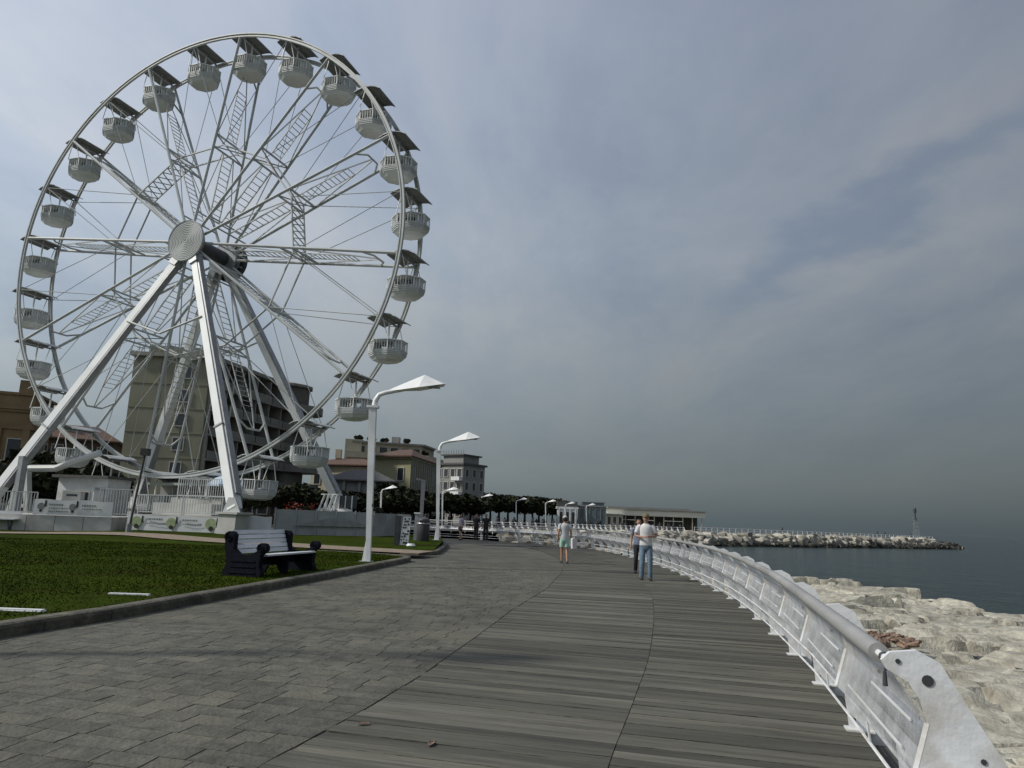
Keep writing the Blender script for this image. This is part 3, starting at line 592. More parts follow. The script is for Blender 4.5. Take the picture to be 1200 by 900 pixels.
for i in range(5): MB().bar((-.275-.032*i,-1.04,.50+.098*i),(-.275-.032*i,1.04,.50+.098*i),.032,.082,(-.3,0,1)).build('back_slat', SLAT, bn)
for yy in (0,): MB().prism([(.36,0),(.36,.3),(.42,.43),(-.25,.38),(-.30,.2),(-.36,0),(-.2,0),(-.1,.18),(.1,.2),(.22,0)], (0,yy,0), (1,0,0), (0,0,1), (0,.07,0)).build('centre_support', NAVY, bn)
MB().bar((.0,-1.04,.28),(0,1.04,.28),.06,.12).build('stretcher', NAVY, bn)
# plain white bench at far left
b2 = thing('park_bench', 'small plain white bench with thin dark legs at the left edge by the platform wall', 'bench', (-24.0,34.0,.13), .15)
for k in range(3): MB().bar((-1.3,-.2+.2*k,.5),(1.3,-.2+.2*k,.5),.17,.06).build('seat_slat', WHITE, b2)
for k in range(2): MB().bar((-1.3,.28,.62+.17*k),(1.3,.31,.62+.17*k),.04,.14).build('back_slat', WHITE, b2)
for sx in (-1.0,1.0):
    for sy in (-.2,.22): MB().bar((sx,sy,.47),(sx+.12*(1 if sx>0 else -1)*(1 if sy<0 else -.3),sy,0),.06).build('leg', DARKM, b2)
# bins
bi = thing('waste_bin', 'waste bin with a white side covered in black lettering', 'bin', (-4.42,31.5,.2), .1)
MB().box((-.24,.0,.62),(.22,.5,1.22)).build('body', DARKM, bi); fp_ = MB().prism([(-.17,0),(.19,0),(.25,1.2),(-.08,1.2)], (.06,-.02,.02), (1,0,0), (0,0,1), (0,.42,0)).build('printed_panel', WHITE, bi)
k = MB()
for i in range(9):
    for j in range(3):
        if r.random() < .85: k.box((-.02+j*.095+.012*i+r.uniform(-.02,.02)-.02, -.236, .12+i*.125+r.uniform(-.02,.02)), (r.uniform(.05,.10),.008,r.uniform(.04,.085)), M=Matrix.Rotation(r.uniform(-.6,.6),3,'Y'))
k.build('lettering', BLACK, fp_)
MB().box((.02,0,1.26),(.5,.52,.06)).build('lid', GREYM, bi)
b3 = thing('waste_bin', 'dark rounded waste bin left of the second tall lamp', 'bin', (-3.95,34.9,.2)); MB().lathe([(.24,0),(.30,.1),(.30,1.0),(.26,1.12),(.05,1.2)], 14).build('body', DARKM, b3, True); MB().lathe([(.31,.86),(.33,.9),(.31,.94)], 14).build('band', GREYM, b3); MB().box((0,-.28,1.0),(.3,.06,.1)).build('slot', BLACK, b3)
b4 = thing('bollard', 'pale grey square bollard between the two bins', 'bollard', (-4.35,35.6,.2)); MB().bar((0,0,0),(0,0,1.35),.26,w2=.20,h2=.20).build('shaft', GREYM, b4); MB().box((0,0,1.38),(.3,.3,.06)).build('cap', WHITE, b4)
wb = thing('ground_spotlight', 'small white floodlight lying on the lawn corner before the second lamp', 'floodlight', (-3.9,30.3,.2)); MB().lathe([(.16,0),(.2,.05),(.14,.13)], 12).build('housing', WHITE, wb, True); MB().lathe([(.11,.13),(.11,.14)], 12).build('lens', GREYM, wb)
# ------------------------------------------------------------------ ferris wheel
WC = (-19.126,42.438); WZ = 17.017; WR = 13.9; RZ = -R_(18.09)
fw = thing('ferris_wheel', 'giant white ferris wheel with lattice spokes and slanted support legs', 'ferris wheel', (WC[0],WC[1],0), RZ)
A0 = 23.15
def pol(rr, a, y): a = R_(a); return Vector((rr*math.cos(a), y, WZ+rr*math.sin(a)))
for sgn in (-1,1):
    Y = 1.147*sgn; rm = MB(); n = 120
    for ro, wd, th in ((WR+.08,.17,.06),(WR-.10,.14,.05)):
        vs = []
        for i in range(n):
            a = 360*i/n
            for rr, yy in ((ro-th/2,-wd/2),(ro+th/2,-wd/2),(ro+th/2,wd/2),(ro-th/2,wd/2)): vs.append(pol(rr,a,Y+yy))
        rm.add(vs, [(4*i+j,4*i+(j+1)%4,4*((i+1)%n)+(j+1)%4,4*((i+1)%n)+j) for i in range(n) for j in range(4)])
    vs = []
    for i in range(n):
        for rr, yy in ((WR-.10,-.03),(WR+.08,-.03),(WR+.08,.03),(WR-.10,.03)): vs.append(pol(rr,360*i/n,Y+yy))
    rm.add(vs, [(4*i+j,4*i+(j+1)%4,4*((i+1)%n)+(j+1)%4,4*((i+1)%n)+j) for i in range(n) for j in range(4)])
    ro_ = rm.build('rim', WHEELW, fw, True); lk = MB()
    for i in range(240): lk.bar(pol(WR-.10,360*i/240,Y),pol(WR+.08,360*i/240,Y),.16,.04,(0,1,0))
    tag(lk.build('rim_rung', WHEELW, ro_), kind='stuff')
for k in range(12):
    a = A0+30*k; spk = MB()
    er = Vector((math.cos(R_(a)),0,math.sin(R_(a)))); et = Vector((-er.z,0,er.x))
    def sp_(rr, yy, tt=0): return Vector((0,yy,WZ))+er*rr+et*tt
    def ych(rr): return 1.50+(1.147-1.50)*(rr-.9)/12.9
    for s_ in (-1,1): spk.tube([sp_(.9,1.50*s_), sp_(13.75,1.147*s_)], .085, 6)
    so_ = spk.build('spoke', WHEELW, fw, True); lad = MB()
    for s_ in (-1,1):
        lad.bar(sp_(2.0,.42*s_),sp_(6.3,.42*s_),.065)
        lad.bar(sp_(7.15,ych(7.15)*.96*s_),sp_(12.05,.05*s_),.06); lad.tube([sp_(11.5,ych(11.5)*s_),sp_(12.05,.55*s_),sp_(12.05,0)], .06, 5); lad.bar(sp_(7.2,.42*s_),sp_(10.6,.40*s_),.05); lad.bar(sp_(2.0,ych(2.0)*s_),sp_(6.3,.5*s_),.05)
        lad.bar(sp_(6.3,ych(6.3)*s_),sp_(7.1,-ych(7.1)*s_),.06)
    for q in range(12): lad.bar(sp_(2.0+.39*q,-.42),sp_(2.0+.39*q,.42),.045,.03)
    for q in range(11): lad.bar(sp_(7.35+.32*q,-.41),sp_(7.35+.32*q,.41),.045,.03)
    lad.bar(sp_(6.3,-1.35),sp_(6.3,1.35),.09); lad.bar(sp_(7.15,-1.33),sp_(7.15,1.33),.09)
    lad.bar(sp_(2.0,-1.45),sp_(2.0,1.45),.07); lad.build('ladder', WHEELW, so_)
    # ring brace to the next spoke
    b = a+30; rb_ = MB(); 
    for yy in (-.62,.62): rb_.tube([pol(6.75,a,yy),pol(6.75,b,yy)], .055, 5)
    if k in (3,8,11): 
        for q in range(8):
            u, v = q/8, (q+1)/8; p0 = pol(6.75,a,-.62).lerp(pol(6.75,b,-.62),u); p1 = pol(6.75,a,.62).lerp(pol(6.75,b,.62),v); rb_.bar(p0,p1,.05)
            p0 = pol(6.75,a,.62).lerp(pol(6.75,b,.62),u); p1 = pol(6.75,a,-.62).lerp(pol(6.75,b,-.62),v); rb_.bar(p0,p1,.05)
    rb_.build('ring_brace', WHEELW, fw)
    for s_ in (-1,1):
        for q in (-15,15): MB().tube([pol(6.75,a,.62*s_),pol(13.75,a+q,1.147*s_)], .026, 4).build('cable', WHEELW, fw)
# hub
MB().tube([(0,-1.7,WZ),(0,2.0,WZ)], .50, 16).build('axle', DARKM, fw, True)
for yy in (-1.45,1.45): MB().lathe([(.3,yy-.07),(1.02,yy-.07),(1.02,yy+.07),(.3,yy+.07)], 24, (0,0,WZ), 0, 'Y').build('spoke_flange', GREYM, fw, True)
hp = [(.02,-.03)]
for q in range(11): rr = .06+.11*q; hp += [(rr,-.03),(rr+.02,.0),(rr+.075,.0),(rr+.09,-.03)]
hp += [(1.27,0),(1.30,.05),(1.27,.12)]
MB().lathe([(a_, -1.86-b_ if a_ < 1.25 else -1.86+b_) for a_, b_ in hp], 40, (0,0,WZ), 0, 'Y').build('hub_disc', WHEELW, fw, True)
dr = MB().lathe([(1.22,1.95),(1.25,2.25),(.2,2.27)], 28, (0,0,WZ), 0, 'Y').build('hub_drum', DARKM, fw, True); k = MB()
for q in range(16): a = 22.5*q; k.bar(pol(.6,a,1.93),pol(1.2,a,1.93),.09)
k.lathe([(.85,1.88),(.93,1.88),(.93,1.93),(.85,1.93)], 24, (0,0,WZ), 0, 'Y'); k.build('drum_ribs', WHEELW, dr)
# legs
for sy, LY in ((-1,-5.0),(1,5.0)):
    for sx in (-1,1):
        top = Vector((sx*.45, 1.45*sy, WZ-.75)); bot = Vector((sx*8.0, LY, 1.45)); lg = MB().bar(top, bot, .38, .42, (0,1,0), w2=.48, h2=.52).build('support_leg', LEGW, fw)
        MB().bar(top.lerp(bot,.04)+Vector((.30*sx if sx*sy<0 else .30,0,0)), bot.lerp(top,.05)+Vector((.36,0,0)), .10, .40, (0,1,0)).build('ladder_shade_strip', GREYM, lg); p = top.lerp(bot,.72); d = (bot-top).normalized(); fl = MB().bar(p-d*.05,p+d*.05,.54,.58,(0,1,0)); fl.build('flange', GREYM, lg); MB().bar(top, top+d*.8, .54,.60,(0,1,0)).build('head_plate', GREYM, lg)  # grey strip for the leg's ladder rail, also adds its shaded side
        ft = MB().box((bot.x,bot.y,.62),(1.0,1.0,1.2)).box((bot.x,bot.y,1.26),(1.25,1.2,.10)).build('foot_block', PLAT, fw); MB().prism([(-.5,0),(.5,0),(.12,.7),(-.25,.7)], (bot.x,bot.y-.2,1.3), (1,0,0), (0,0,1), (0,.06,0)).build('gusset', WHEELW, ft)
    MB().bar((-8,LY,.35),(8,LY,.35),.45,.4).build('base_beam', WHEELW, fw)
    lx = -.35+(-8+.35)*.30
    MB().tube([(lx,1.75*sy+(LY-1.75*sy)*.30,WZ-.55-.30*(WZ-2)),(0,1.75*sy+(LY-1.75*sy)*.34,WZ-.55-.36*(WZ-2)),(-lx,1.75*sy+(LY-1.75*sy)*.30,WZ-.55-.30*(WZ-2))], .06, 6).build('leg_tie', WHEELW, fw)
for sx in (-8,8): MB().bar((sx,-5,.35),(sx,5,.35),.45,.4).build('base_beam', WHEELW, fw)
# side stay frame at the left
sf = MB(); sf.bar((-9.0,-3.2,0),(-8.2,-3.2,3.4),.30); sf.bar((-7.2,-3.2,0),(-8.0,-3.2,3.4),.30); sf.bar((-8.8,-3.2,1.2),(-7.4,-3.2,1.2),.2); sf.build('stay_frame', WHEELW, fw)
MB().tube([(-7.6,-3.4,3.3),(-5.8,-3.2,3.35),(-3.4,-2.6,4.3)], .2, 8).build('stay_pipe', WHEELW, fw, True); MB().bar((-6.6,-4.6,0),(-6.6,-4.6,3.9),.34,.34).build('stay_post', GREYM, fw)
# ---- gondolas: hung from the rim, each free to swing, so each is a thing of its own
ROOFG = mat('roof_underside_shade', (.12,.125,.118), .7, .12, 2)  # darker colour puts the shade under the gondola roofs into the paint
def make_gondola():
    t = bpy.data.objects.new('gondola', None); COL.objects.link(t)
    n = 8; prof = [(-.82,-.02),(-.56,.11),(-.22,.17),(.22,.17),(.56,.11),(.82,-.02)]
    mb = MB(); vs = []
    for y in (-1.02,1.02):
        for dz in (0,.05): vs += [(x,y*(1 if abs(x)>.5 else 1.04),z+.02+dz) for x, z in prof]
    k = len(prof); fs = []
    for j in range(k-1): fs += [(j,j+1,j+1+2*k,j+2*k),(k+j,3*k+j,3*k+j+1,k+j+1),(j,k+j,k+j+1,j+1),(2*k+j,2*k+j+1,3*k+j+1,3*k+j)]
    fs += [(0,2*k,3*k,k),(k-1,2*k-1,4*k-1,3*k-1)]
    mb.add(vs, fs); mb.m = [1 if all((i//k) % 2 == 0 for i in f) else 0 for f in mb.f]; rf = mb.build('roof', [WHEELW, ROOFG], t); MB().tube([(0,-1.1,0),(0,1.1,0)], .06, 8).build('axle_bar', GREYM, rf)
    MB().tube([(0,0,.2),(0,0,-2.0)], .05, 8).build('post', LEGW, t); MB().lathe([(.26,-1.24),(.28,-1.2),(.26,-1.17)], 14).build('turning_wheel', GREYM, t)
    tub = MB().lathe([(.52,-2.27),(.82,-2.18),(1.03,-1.98),(1.10,-1.74),(1.10,-1.68),(1.04,-1.68),(.95,-1.96),(.5,-2.15)], 8, (0,0,0), 0, 'Z', R_(22.5), .98, .86).build('tub', LEGW, t)
    b = MB()
    for z, rr in ((-1.70,1.125),(-1.79,1.115),(-1.88,1.09),(-1.97,1.05)): b.lathe([(rr-.03,z-.02),(rr,z-.02),(rr,z+.02),(rr-.03,z+.02)], 8, (0,0,0), 0, 'Z', R_(22.5), .98, .86)
    b.build('slat_bands', WHEELW, tub)
    rl_ = MB(); rl_.lathe([(1.09,-1.18),(1.13,-1.18),(1.13,-1.14),(1.09,-1.14)], 8, (0,0,0), 0, 'Z', R_(22.5), .98, .86)
    for j in range(8):
        a1, a2 = R_(22.5+45*j), R_(67.5+45*j); p = Vector((1.08*.98*math.cos(a1),1.08*.86*math.sin(a1),0)); q = Vector((1.08*.98*math.cos(a2),1.08*.86*math.sin(a2),0))
        if j in (1,5): 
            for u in (0.,): pass
        for u in range(5):
            c = p.lerp(q,u/5); rl_.bar((c.x,c.y,-1.68),(c.x,c.y,-1.16),.045 if u == 0 else .022)
    rl_.build('railing', LEGW, t)
    for s_ in (-1,1):
        for sx in (-1,1): MB().bar((sx*.12,s_*.98,.0),(sx*.46,s_*.94,-1.2),.035).build('hanger', LEGW, t)
    for s_ in (-1,1):
        MB().box((s_*.70,0,-1.40),(.06,1.1,.5)).box((s_*.55,0,-1.62),(.34,1.1,.06)).build('seat', WHITE, t)
    return t
g0 = make_gondola(); rot = Matrix.Rotation(RZ,3,'Z')
hours = ['twelve','one','two','three','four','five','six','seven','eight','nine','ten','eleven']
for i in range(24):
    a = A0+15*i; o = g0 if i == 0 else copy_tree(g0); p = rot @ Vector((WR*math.cos(R_(a)),0,0)); o.location = (WC[0]+p.x, WC[1]+p.y, WZ+WR*math.sin(R_(a))); o.rotation_euler = (0, r.uniform(-.03,.03), RZ)
    c = ((90-a)/30)%12; h = int(c); lab = ('white gondola hanging at quarter past %s, read as a clock on the wheel' % hours[h]) if c-h < .5 else ('white gondola hanging at quarter to %s, read as a clock on the wheel' % hours[(h+1)%12])
    tag(o, lab, 'gondola', 'gondolas hanging around the ferris wheel')
# ------------------------------------------------------------------ boarding platform, hoardings, banners
pf = thing('boarding_platform', 'low grey panelled boarding platform in front of the wheel', 'platform')
P0 = Vector((-30,33.6)); P1 = Vector((-18.7,34.9)); P2 = Vector((-19.6,40.5))
def wall_run(parent, a, b, z0, z1, n, m, name='wall_panel', th=.06):
    for i in range(n):
        p = a.lerp(b,i/n); q = a.lerp(b,(i+1)/n); d = (q-p).normalized(); p = p+d*.012; q = q-d*.012
        MB().bar((p.x,p.y,(z0+z1)/2),(q.x,q.y,(z0+z1)/2),th,z1-z0).build(name, m, parent)
wall_run(pf,P0,P1,-.05,.86,9,PLAT); wall_run(pf,P1,P2,-.05,.86,4,PLAT)
MB().add([(P0.x,P0.y+.05,.84),(P1.x-.05,P1.y+.05,.84),(P2.x-.05,P2.y,.84),(-32,40.5,.84)], [(0,1,2,3)]).build('deck', PLAT, pf)
pf2 = thing('ramp_platform', 'stepped white platform with railings right of the grey boarding platform', 'platform')
Q0 = Vector((-18.2,35.6)); Q1 = Vector((-13.9,35.4)); Q2 = Vector((-12.9,37.8))
wall_run(pf2,Q0,Q1,.15,1.05,4,PLAT); wall_run(pf2,Q1,Q2,.15,1.05,2,PLAT)
MB().add([(Q0.x,Q0.y,1.04),(Q1.x,Q1.y+.05,1.04),(Q2.x,Q2.y,1.04),(-17.6,40,1.04)], [(0,1,2,3)]).build('deck', PLAT, pf2)
MB().box((-16.6,38.6,1.35),(3.4,1.6,.6),-.2).build('step', PLAT, pf2); MB().box((-16.4,39.4,1.75),(3.0,1.2,.4),-.2).build('step', PLAT, pf2)
def barrier(a, b, z, h=1.0, lab='', cat='barrier', grp=None):
    t = thing('crowd_barrier', lab, cat, (a.x,a.y,z), math.atan2(b.y-a.y,b.x-a.x), grp); l = (b-a).length
    f = MB(); 
    for zz in (.12,h): f.bar((0,0,zz),(l,0,zz),.04)
    for xx in (0,l): f.bar((xx,0,0),(xx,0,h),.05)
    f.build('frame', WHEELW, t); n = max(4,int(l/.13)); bm_ = MB().bar((0,0,.12),(0,0,h-.01),.026).mesh('upright', WHEELW)
    for i in range(1,n): link('upright', bm_, t, (l*i/n,0,0))
BG = 'white crowd barriers on the boarding platforms'
V2 = Vector
barrier(V2((-26.5,34.3)),V2((-24.0,34.5)),.85,1.05,'grey barred barrier left of the first banner, by the white post','barrier',BG)
barrier(V2((-23.9,34.6)),V2((-22.3,34.75)),.85,1.05,'short barred barrier directly left of the upper banner','barrier',BG)
barrier(V2((-21.4,38.4)),V2((-19.6,38.6)),.85,1.4,'barred barrier behind the upper banner','barrier',BG)
barrier(V2((-18.2,36.2)),V2((-16.0,36.1)),1.05,.95,'front barred barrier above the lower banner, left one','barrier',BG)
barrier(V2((-15.9,36.1)),V2((-14.0,36.0)),1.05,.95,'front barred barrier above the lower banner, next to the bright leg','barrier',BG)
barrier(V2((-17.6,39.0)),V2((-15.9,38.6)),1.95,1.0,'barred barrier at the top of the steps, left one','barrier',BG)
barrier(V2((-15.8,38.6)),V2((-14.3,38.2)),1.95,1.0,'barred barrier at the top of the steps beside the parasol','barrier',BG)
def banner(name, lab, a, b, z0, z1, logos, lines):
    d = (b-a); l = d.length; t = thing(name, lab, 'banner', (a.x,a.y,z0), math.atan2(d.y,d.x), 'printed banners on the wheel platform'); h = z1-z0
    vs = []; nn = 14
    for i in range(nn+1):
        for zz in (0,.5,1): vs.append((l*i/nn, .025*math.sin(i*1.3+zz*2), zz*h+(.025*math.sin(i*.9) if zz else 0)))
    MB().add(vs, [(3*i+j,3*i+3+j,3*i+4+j,3*i+1+j) for i in range(nn) for j in range(2)]).build('sheet', BANNER, t, True, fix=False)
    for (x, rr, m) in logos:
        k = MB(); k.lathe([(.01,-.004),(rr,-.004),(rr,.004),(.01,.004)], 14, (x,-.055,h*.55), 0, 'Y'); k.build('logo', PGREEN if m else PRINT, t)
        k = MB(); k.lathe([(.01,-.004),(rr*.42,-.004),(rr*.42,.004),(.01,.004)], 10, (x+.02,-.065,h*.26), 0, 'Y'); k.prism([(0,0),(.10,.04),(.10,.30),(.02,.34)], (x+rr*.9,-.06,h*.5), (1,0,0), (0,0,1), (0,.008,0)); k.build('emblem', BLACK, t)
    for (x0, n_, zf, hgt) in lines:
        k = MB(); x = x0
        for i in range(n_):
            w_ = r.uniform(.05,.11); k.box((x+w_/2,-.05,h*zf),(w_,.006,hgt*r.uniform(.75,1))); x += w_+.03
        k.build('print_line', PRINT, t)
banner('banner', 'upper white banner on the grey platform, left of the dark pole', V2((-22.2,34.42)), V2((-18.7,34.82)), .88, 1.58, [(.35,.16,0),(1.75,.16,0)], [(.7,6,.68,.09),(.7,8,.45,.05),(.7,8,.25,.05),(2.15,6,.68,.09),(2.15,8,.45,.05)])
banner('banner', 'long lower white banner with green leafy logos beside the grass', V2((-18.3,35.48)), V2((-13.7,35.28)), .30, 1.02, [(.5,.26,1),(2.2,.24,1),(4.15,.28,1)], [(1.0,7,.75,.10),(1.0,9,.48,.05),(2.75,7,.75,.10),(2.75,9,.5,.05)])
banner('banner', 'grey shaded banner sheet right of the bright support leg', V2((-13.6,35.26)), V2((-11.6,36.3)), .30, 1.15, [], [(.15,9,.65,.08),(.15,8,.42,.06),(.15,9,.2,.04)])
ho = thing('hoarding', 'long grey hoarding of plain panels behind the bench', 'hoarding')
H0 = V2((-11.5,36.5)); H1 = V2((-7.1,39.2)); H2 = V2((-5.8,42.5))
wall_run(ho,H0,H1,.22,1.52,5,TARP,'panel',.05); wall_run(ho,H1,H2,.22,1.5,3,TARP,'panel',.05)
for i in range(6): p = H0.lerp(H1,i/5); MB().bar((p.x,p.y-.05,.2),(p.x,p.y-.05,1.6),.07).build('post', GREYM, ho)
sk = MB(); sk.prism([(0,0),(1.9,.42),(2.6,.42),(4.4,0)], ((H0.x+H1.x)/2-1.4,(H0.y+H1.y)/2-1.0,.75), (.85,.53,0), (0,0,1), (.03,-.05,0)); sk.build('swoosh', GREYM, ho)
def booth(x, y, rz, w_, d_, h_, lab, roof):
    t = thing('booth', lab, 'booth', (x,y,0), rz); MB().box((0,0,h_/2),(w_,d_,h_)).build('wall', WHITE, t); MB().box((0,-.1,h_+.08),(w_+.4,d_+.5,.16)).build('roof', roof, t)
    f = MB().box((-.1*w_,-d_/2-.03,h_*.58),(w_*.55,.06,h_*.34)).build('window', FRAME, t); MB().box((-.1*w_,-d_/2-.07,h_*.58),(w_*.49,.03,h_*.28)).build('pane', GLASS, f)
    MB().box((w_*.36,-d_/2-.03,h_*.42),(w_*.2,.05,h_*.8)).build('door', GREYM, t); MB().box((-.1*w_,-d_/2-.2,h_*.36),(w_*.6,.35,.05)).build('counter', STEEL, t)
booth(-24.6,43.5,-.15,3.2,2.0,2.9,'white booth behind the upper banner at the foot of the wheel',ROOFD)
cv_ = thing('crate_stack', 'pile of pale crates on the grey platform beside the barriers', 'crates', (-22.6,37.4,.85), .2)
for x, y, z in ((0,0,.3),(.85,.1,.3),(.4,.05,.9),(1.7,-.1,.3)): MB().box((x,y,z),(.8,.6,.58)).build('crate', PLAT, cv_); MB().box((x,y-.31,z+.1),(.5,.03,.1)).build('handle_slot', DARKM, cv_)
# parasol, kiosk
pa = thing('parasol', 'pale blue parasol left of the bright support leg', 'parasol', (-15.6,40.5,.8)); MB().tube([(0,0,0),(0,0,2.3)], .035, 6).build('pole', WHITE, pa); MB().lathe([(1.15,1.85),(1.13,1.95),(.7,2.3),(.05,2.55),(.02,2.5),(.7,2.24)], 8).build('canopy', PARASOL, pa)
for q in range(8): a = R_(45*q); MB().bar((.05,0,2.3) if False else (.05*math.cos(a),.05*math.sin(a),2.42),(1.1*math.cos(a),1.1*math.sin(a),1.9),.025).build('rib', WHITE, pa)
ki = thing('ticket_kiosk', 'grey kiosk with a flat awning behind the platform railings', 'kiosk', (-18.6,44.5,0), -.25)
MB().box((0,0,1.5),(4.2,2.2,3.0)).build('wall', GREYP, ki); MB().box((.3,-1.4,2.75),(4.8,1.6,.14)).build('awning', CANVASG, ki); MB().box((0,0,3.06),(4.4,2.4,.12)).build('roof', ROOFD, ki); wn = MB().box((.4,-1.12,1.9),(2.0,.06,1.0)).build('window', FRAME, ki); MB().box((.4,-1.165,1.9),(1.8,.03,.8)).build('pane', GLASS, wn)
pl = thing('camera_pole', 'thin dark pole with a black box on top before the platform', 'pole', (-17.0,33.3,.13)); MB().tube([(-.05,0,0),(.25,0,3.6)], .055, 8).build('pole', DARKM, pl); MB().box((.27,0,3.75),(.34,.3,.32)).build('box', BLACK, pl); MB().lathe([(.13,0),(.13,.5)], 8, (-.05,0,0)).build('sleeve', GREYM, pl)
# folded white folding chairs stacked on a trolley and red flowers
fc = thing('folded_chairs', 'stack of white folded frames leaning above the grey hoarding', 'frames', (-9.7,41.0,1.2), -.3)
MB().box((.2,0,-.45),(2.4,.8,1.5)).build('trolley', TARP, fc)
for q in range(4): MB().tube([(-1.0+.28*q,0,.3),(-.62+.28*q,0,1.25),(-.42+.28*q,0,1.25),(-.55+.28*q,0,.35)], .055, 6).build('frame', WHITE, fc)
for zz in (.45,1.25): MB().bar((-.9,.05,zz),(.3,.05,zz),.06).build('rail', WHITE, fc)
MB().box((.85,0,.85),(.85,.5,.7)).build('dark_case', DARKM, fc); MB().box((.85,-.27,.4),(.9,.06,.12)).build('tray', WHITE, fc)
for q in range(3): MB().bar((.45+.4*q,-.27,.5),(.45+.4*q,-.27,1.2),.05).build('strut', WHITE, fc)
fl = thing('flower_box', 'box of red flowers above the hoarding, beside the white frames', 'flowers', (-11.9,42.2,1.2), -.3); MB().box((0,0,.15),(2.2,.5,.4)).build('trough', BROWN, fl)
REDF = mat('red_flower', (.33,.05,.03), .7, .35, 6); k = MB()
for q in range(110):
    c = Vector((r.uniform(-1.1,1.1),r.uniform(-.3,.3),r.uniform(.3,.75))); d1 = Vector((r.uniform(-1,1),r.uniform(-1,1),r.uniform(-1,1))).normalized()*.06; d2 = d1.cross(Vector((r.uniform(-1,1),r.uniform(-1,1),r.uniform(-1,1)))).normalized()*.06; k.add([c-d1,c-d2,c+d1,c+d2], [(0,1,2,3)], 0 if q % 3 else 1)
k.build('blossom', [REDF, LEAF[1]], fl)
# ------------------------------------------------------------------ buildings
def win_mesh(w_, h_):
    f = MB()
    for sx in (-1,1): f.box((sx*(w_/2+.05),0,0),(.1,.12,h_+.2))
    for sz in (-1,1): f.box((0,0,sz*(h_/2+.05)),(w_,.12,.1))
    return f.mesh('window', FRAME), MB().box((0,.02,0),(w_,.05,h_)).mesh('pane', GLASS)
def windows(t, a, b, z0, z1, nf, nb, w_, h_, skip=()):
    wm, pm_ = win_mesh(w_,h_); d = (b-a).normalized(); ang = math.atan2(d.y,d.x); n = V2((d.y,-d.x))
    for i in range(nf):
        for j in range(nb):
            if (i,j) in skip: continue
            p = a.lerp(b,(j+.5)/nb)+n*.06; o = link('window', wm, t, (p.x,p.y,z0+(z1-z0)*(i+.5)/nf), (0,0,ang)); link('pane', pm_, o)
def poly_box(pts, z0, z1): n = len(pts); return MB().add([(x,y,z0) for x,y in pts]+[(x,y,z1) for x,y in pts], [tuple(range(n))[::-1], tuple(range(n,2*n))]+[(i,(i+1)%n,(i+1)%n+n,i+n) for i in range(n)])
def grow(pts, d):
    c = sum((V2(p) for p in pts), V2((0,0)))/len(pts); return [tuple(V2(p)+(V2(p)-c).normalized()*d) for p in pts]
# hotel
ht = thing('hotel', 'large olive and dark hotel with balcony rows behind the wheel', 'building')
A = V2((-43.9,82.0)); B = V2((-35.3,82.6)); C_ = V2((-31.6,102.5)); D_ = V2((-45,106)); HH = 19.0
ang = math.atan2((C_-B).y,(C_-B).x); dB = (C_-B).normalized(); nB = V2((dB.y,-dB.x)); LF = (C_-B).length
poly_box([tuple(A),tuple(B),tuple(B+dB*.6),tuple(A+dB*.6)], 0, HH-.5).build('end_wall', OLIVE, ht)
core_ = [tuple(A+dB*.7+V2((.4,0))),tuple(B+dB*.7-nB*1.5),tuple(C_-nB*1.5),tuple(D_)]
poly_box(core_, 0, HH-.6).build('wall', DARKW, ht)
MB().prism([(0,0),(LF+1.2,0),(LF+1.2,.35),(0,.35)], (B.x,B.y,HH-.5), (dB.x,dB.y,0), (0,0,1), (0,0,0.0)) 
rp = [tuple(A+V2((-.4,-.4))),tuple(B+nB*.6+V2((0,-.4))),tuple(C_+nB*.6+dB*.8),tuple(D_+V2((-.3,.5)))]
rf = poly_box(rp, HH-.5, HH-.05).build('roof', SLABM, ht)
poly_box([tuple(A+V2((1.2,1))),tuple(B+V2((-1.2,1))),tuple(B+dB*5-nB*1.5),tuple(A+dB*5+V2((1.2,0)))], HH-.05, HH+1.0).build('penthouse', OLIVE, rf)
k = MB()
for i in range(15): p = A.lerp(B,(i+.5)/15); k.bar((p.x,p.y+.3,HH-.05),(p.x,p.y+.3,HH+1.15),.06)
for zz in (.5,1.15): k.bar((A.x,A.y+.3,HH+zz),(B.x,B.y+.3,HH+zz),.06)
k.build('roof_railing', GREYM, rf)
LEAFP = MB()
NF = 6; FH = (HH-.8-1.2)/NF
for i in range(NF):
    z0 = 1.2+FH*i
    p0 = B+dB*.3; p1 = C_+dB*.3; c = (p0+p1)/2-nB*.2
    MB().box((c.x,c.y,z0+.0),((p1-p0).length,1.7,.22),ang).build('balcony_slab', SLABM, ht)
    for j in range(6):
        q = p0.lerp(p1,(j+.5)/6)+nB*.62; MB().box((q.x,q.y,z0+.56),((p1-p0).length/6-.25,.10,.92),ang).build('balcony_parapet', PARAP, ht)
for j in range(7):
    q = B.lerp(C_,j/6)-nB*.5+dB*(.4 if j==0 else 0); MB().box((q.x,q.y,HH/2-.2),(.22,1.9,HH-.8),ang).build('dividing_wall', SLABM, ht)
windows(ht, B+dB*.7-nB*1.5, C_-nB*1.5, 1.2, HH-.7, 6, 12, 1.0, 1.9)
windows(ht, A+V2((5.1,.36)), B+V2((-1.6,-.11)), 1.5, HH-.8, 6, 1, 1.15, 1.35)
k = MB()
for i in range(1,6): z0 = 1.2+FH*i; k.bar((A.x,A.y-.02,z0),(B.x,B.y-.02,z0),.06,.10)
for u in (.36,.70): p = A.lerp(B,u); k.bar((p.x,p.y-.02,0),(p.x,p.y-.02,HH-.6),.08,.06)
k.build('string_courses', OLIVE, ht)
tw = C_+dB*1.2-nB*1.2; MB().lathe([(3.1,0),(3.1,HH-.2)], 12, (tw.x,tw.y,0)).build('round_stair', DARKW, ht, True)
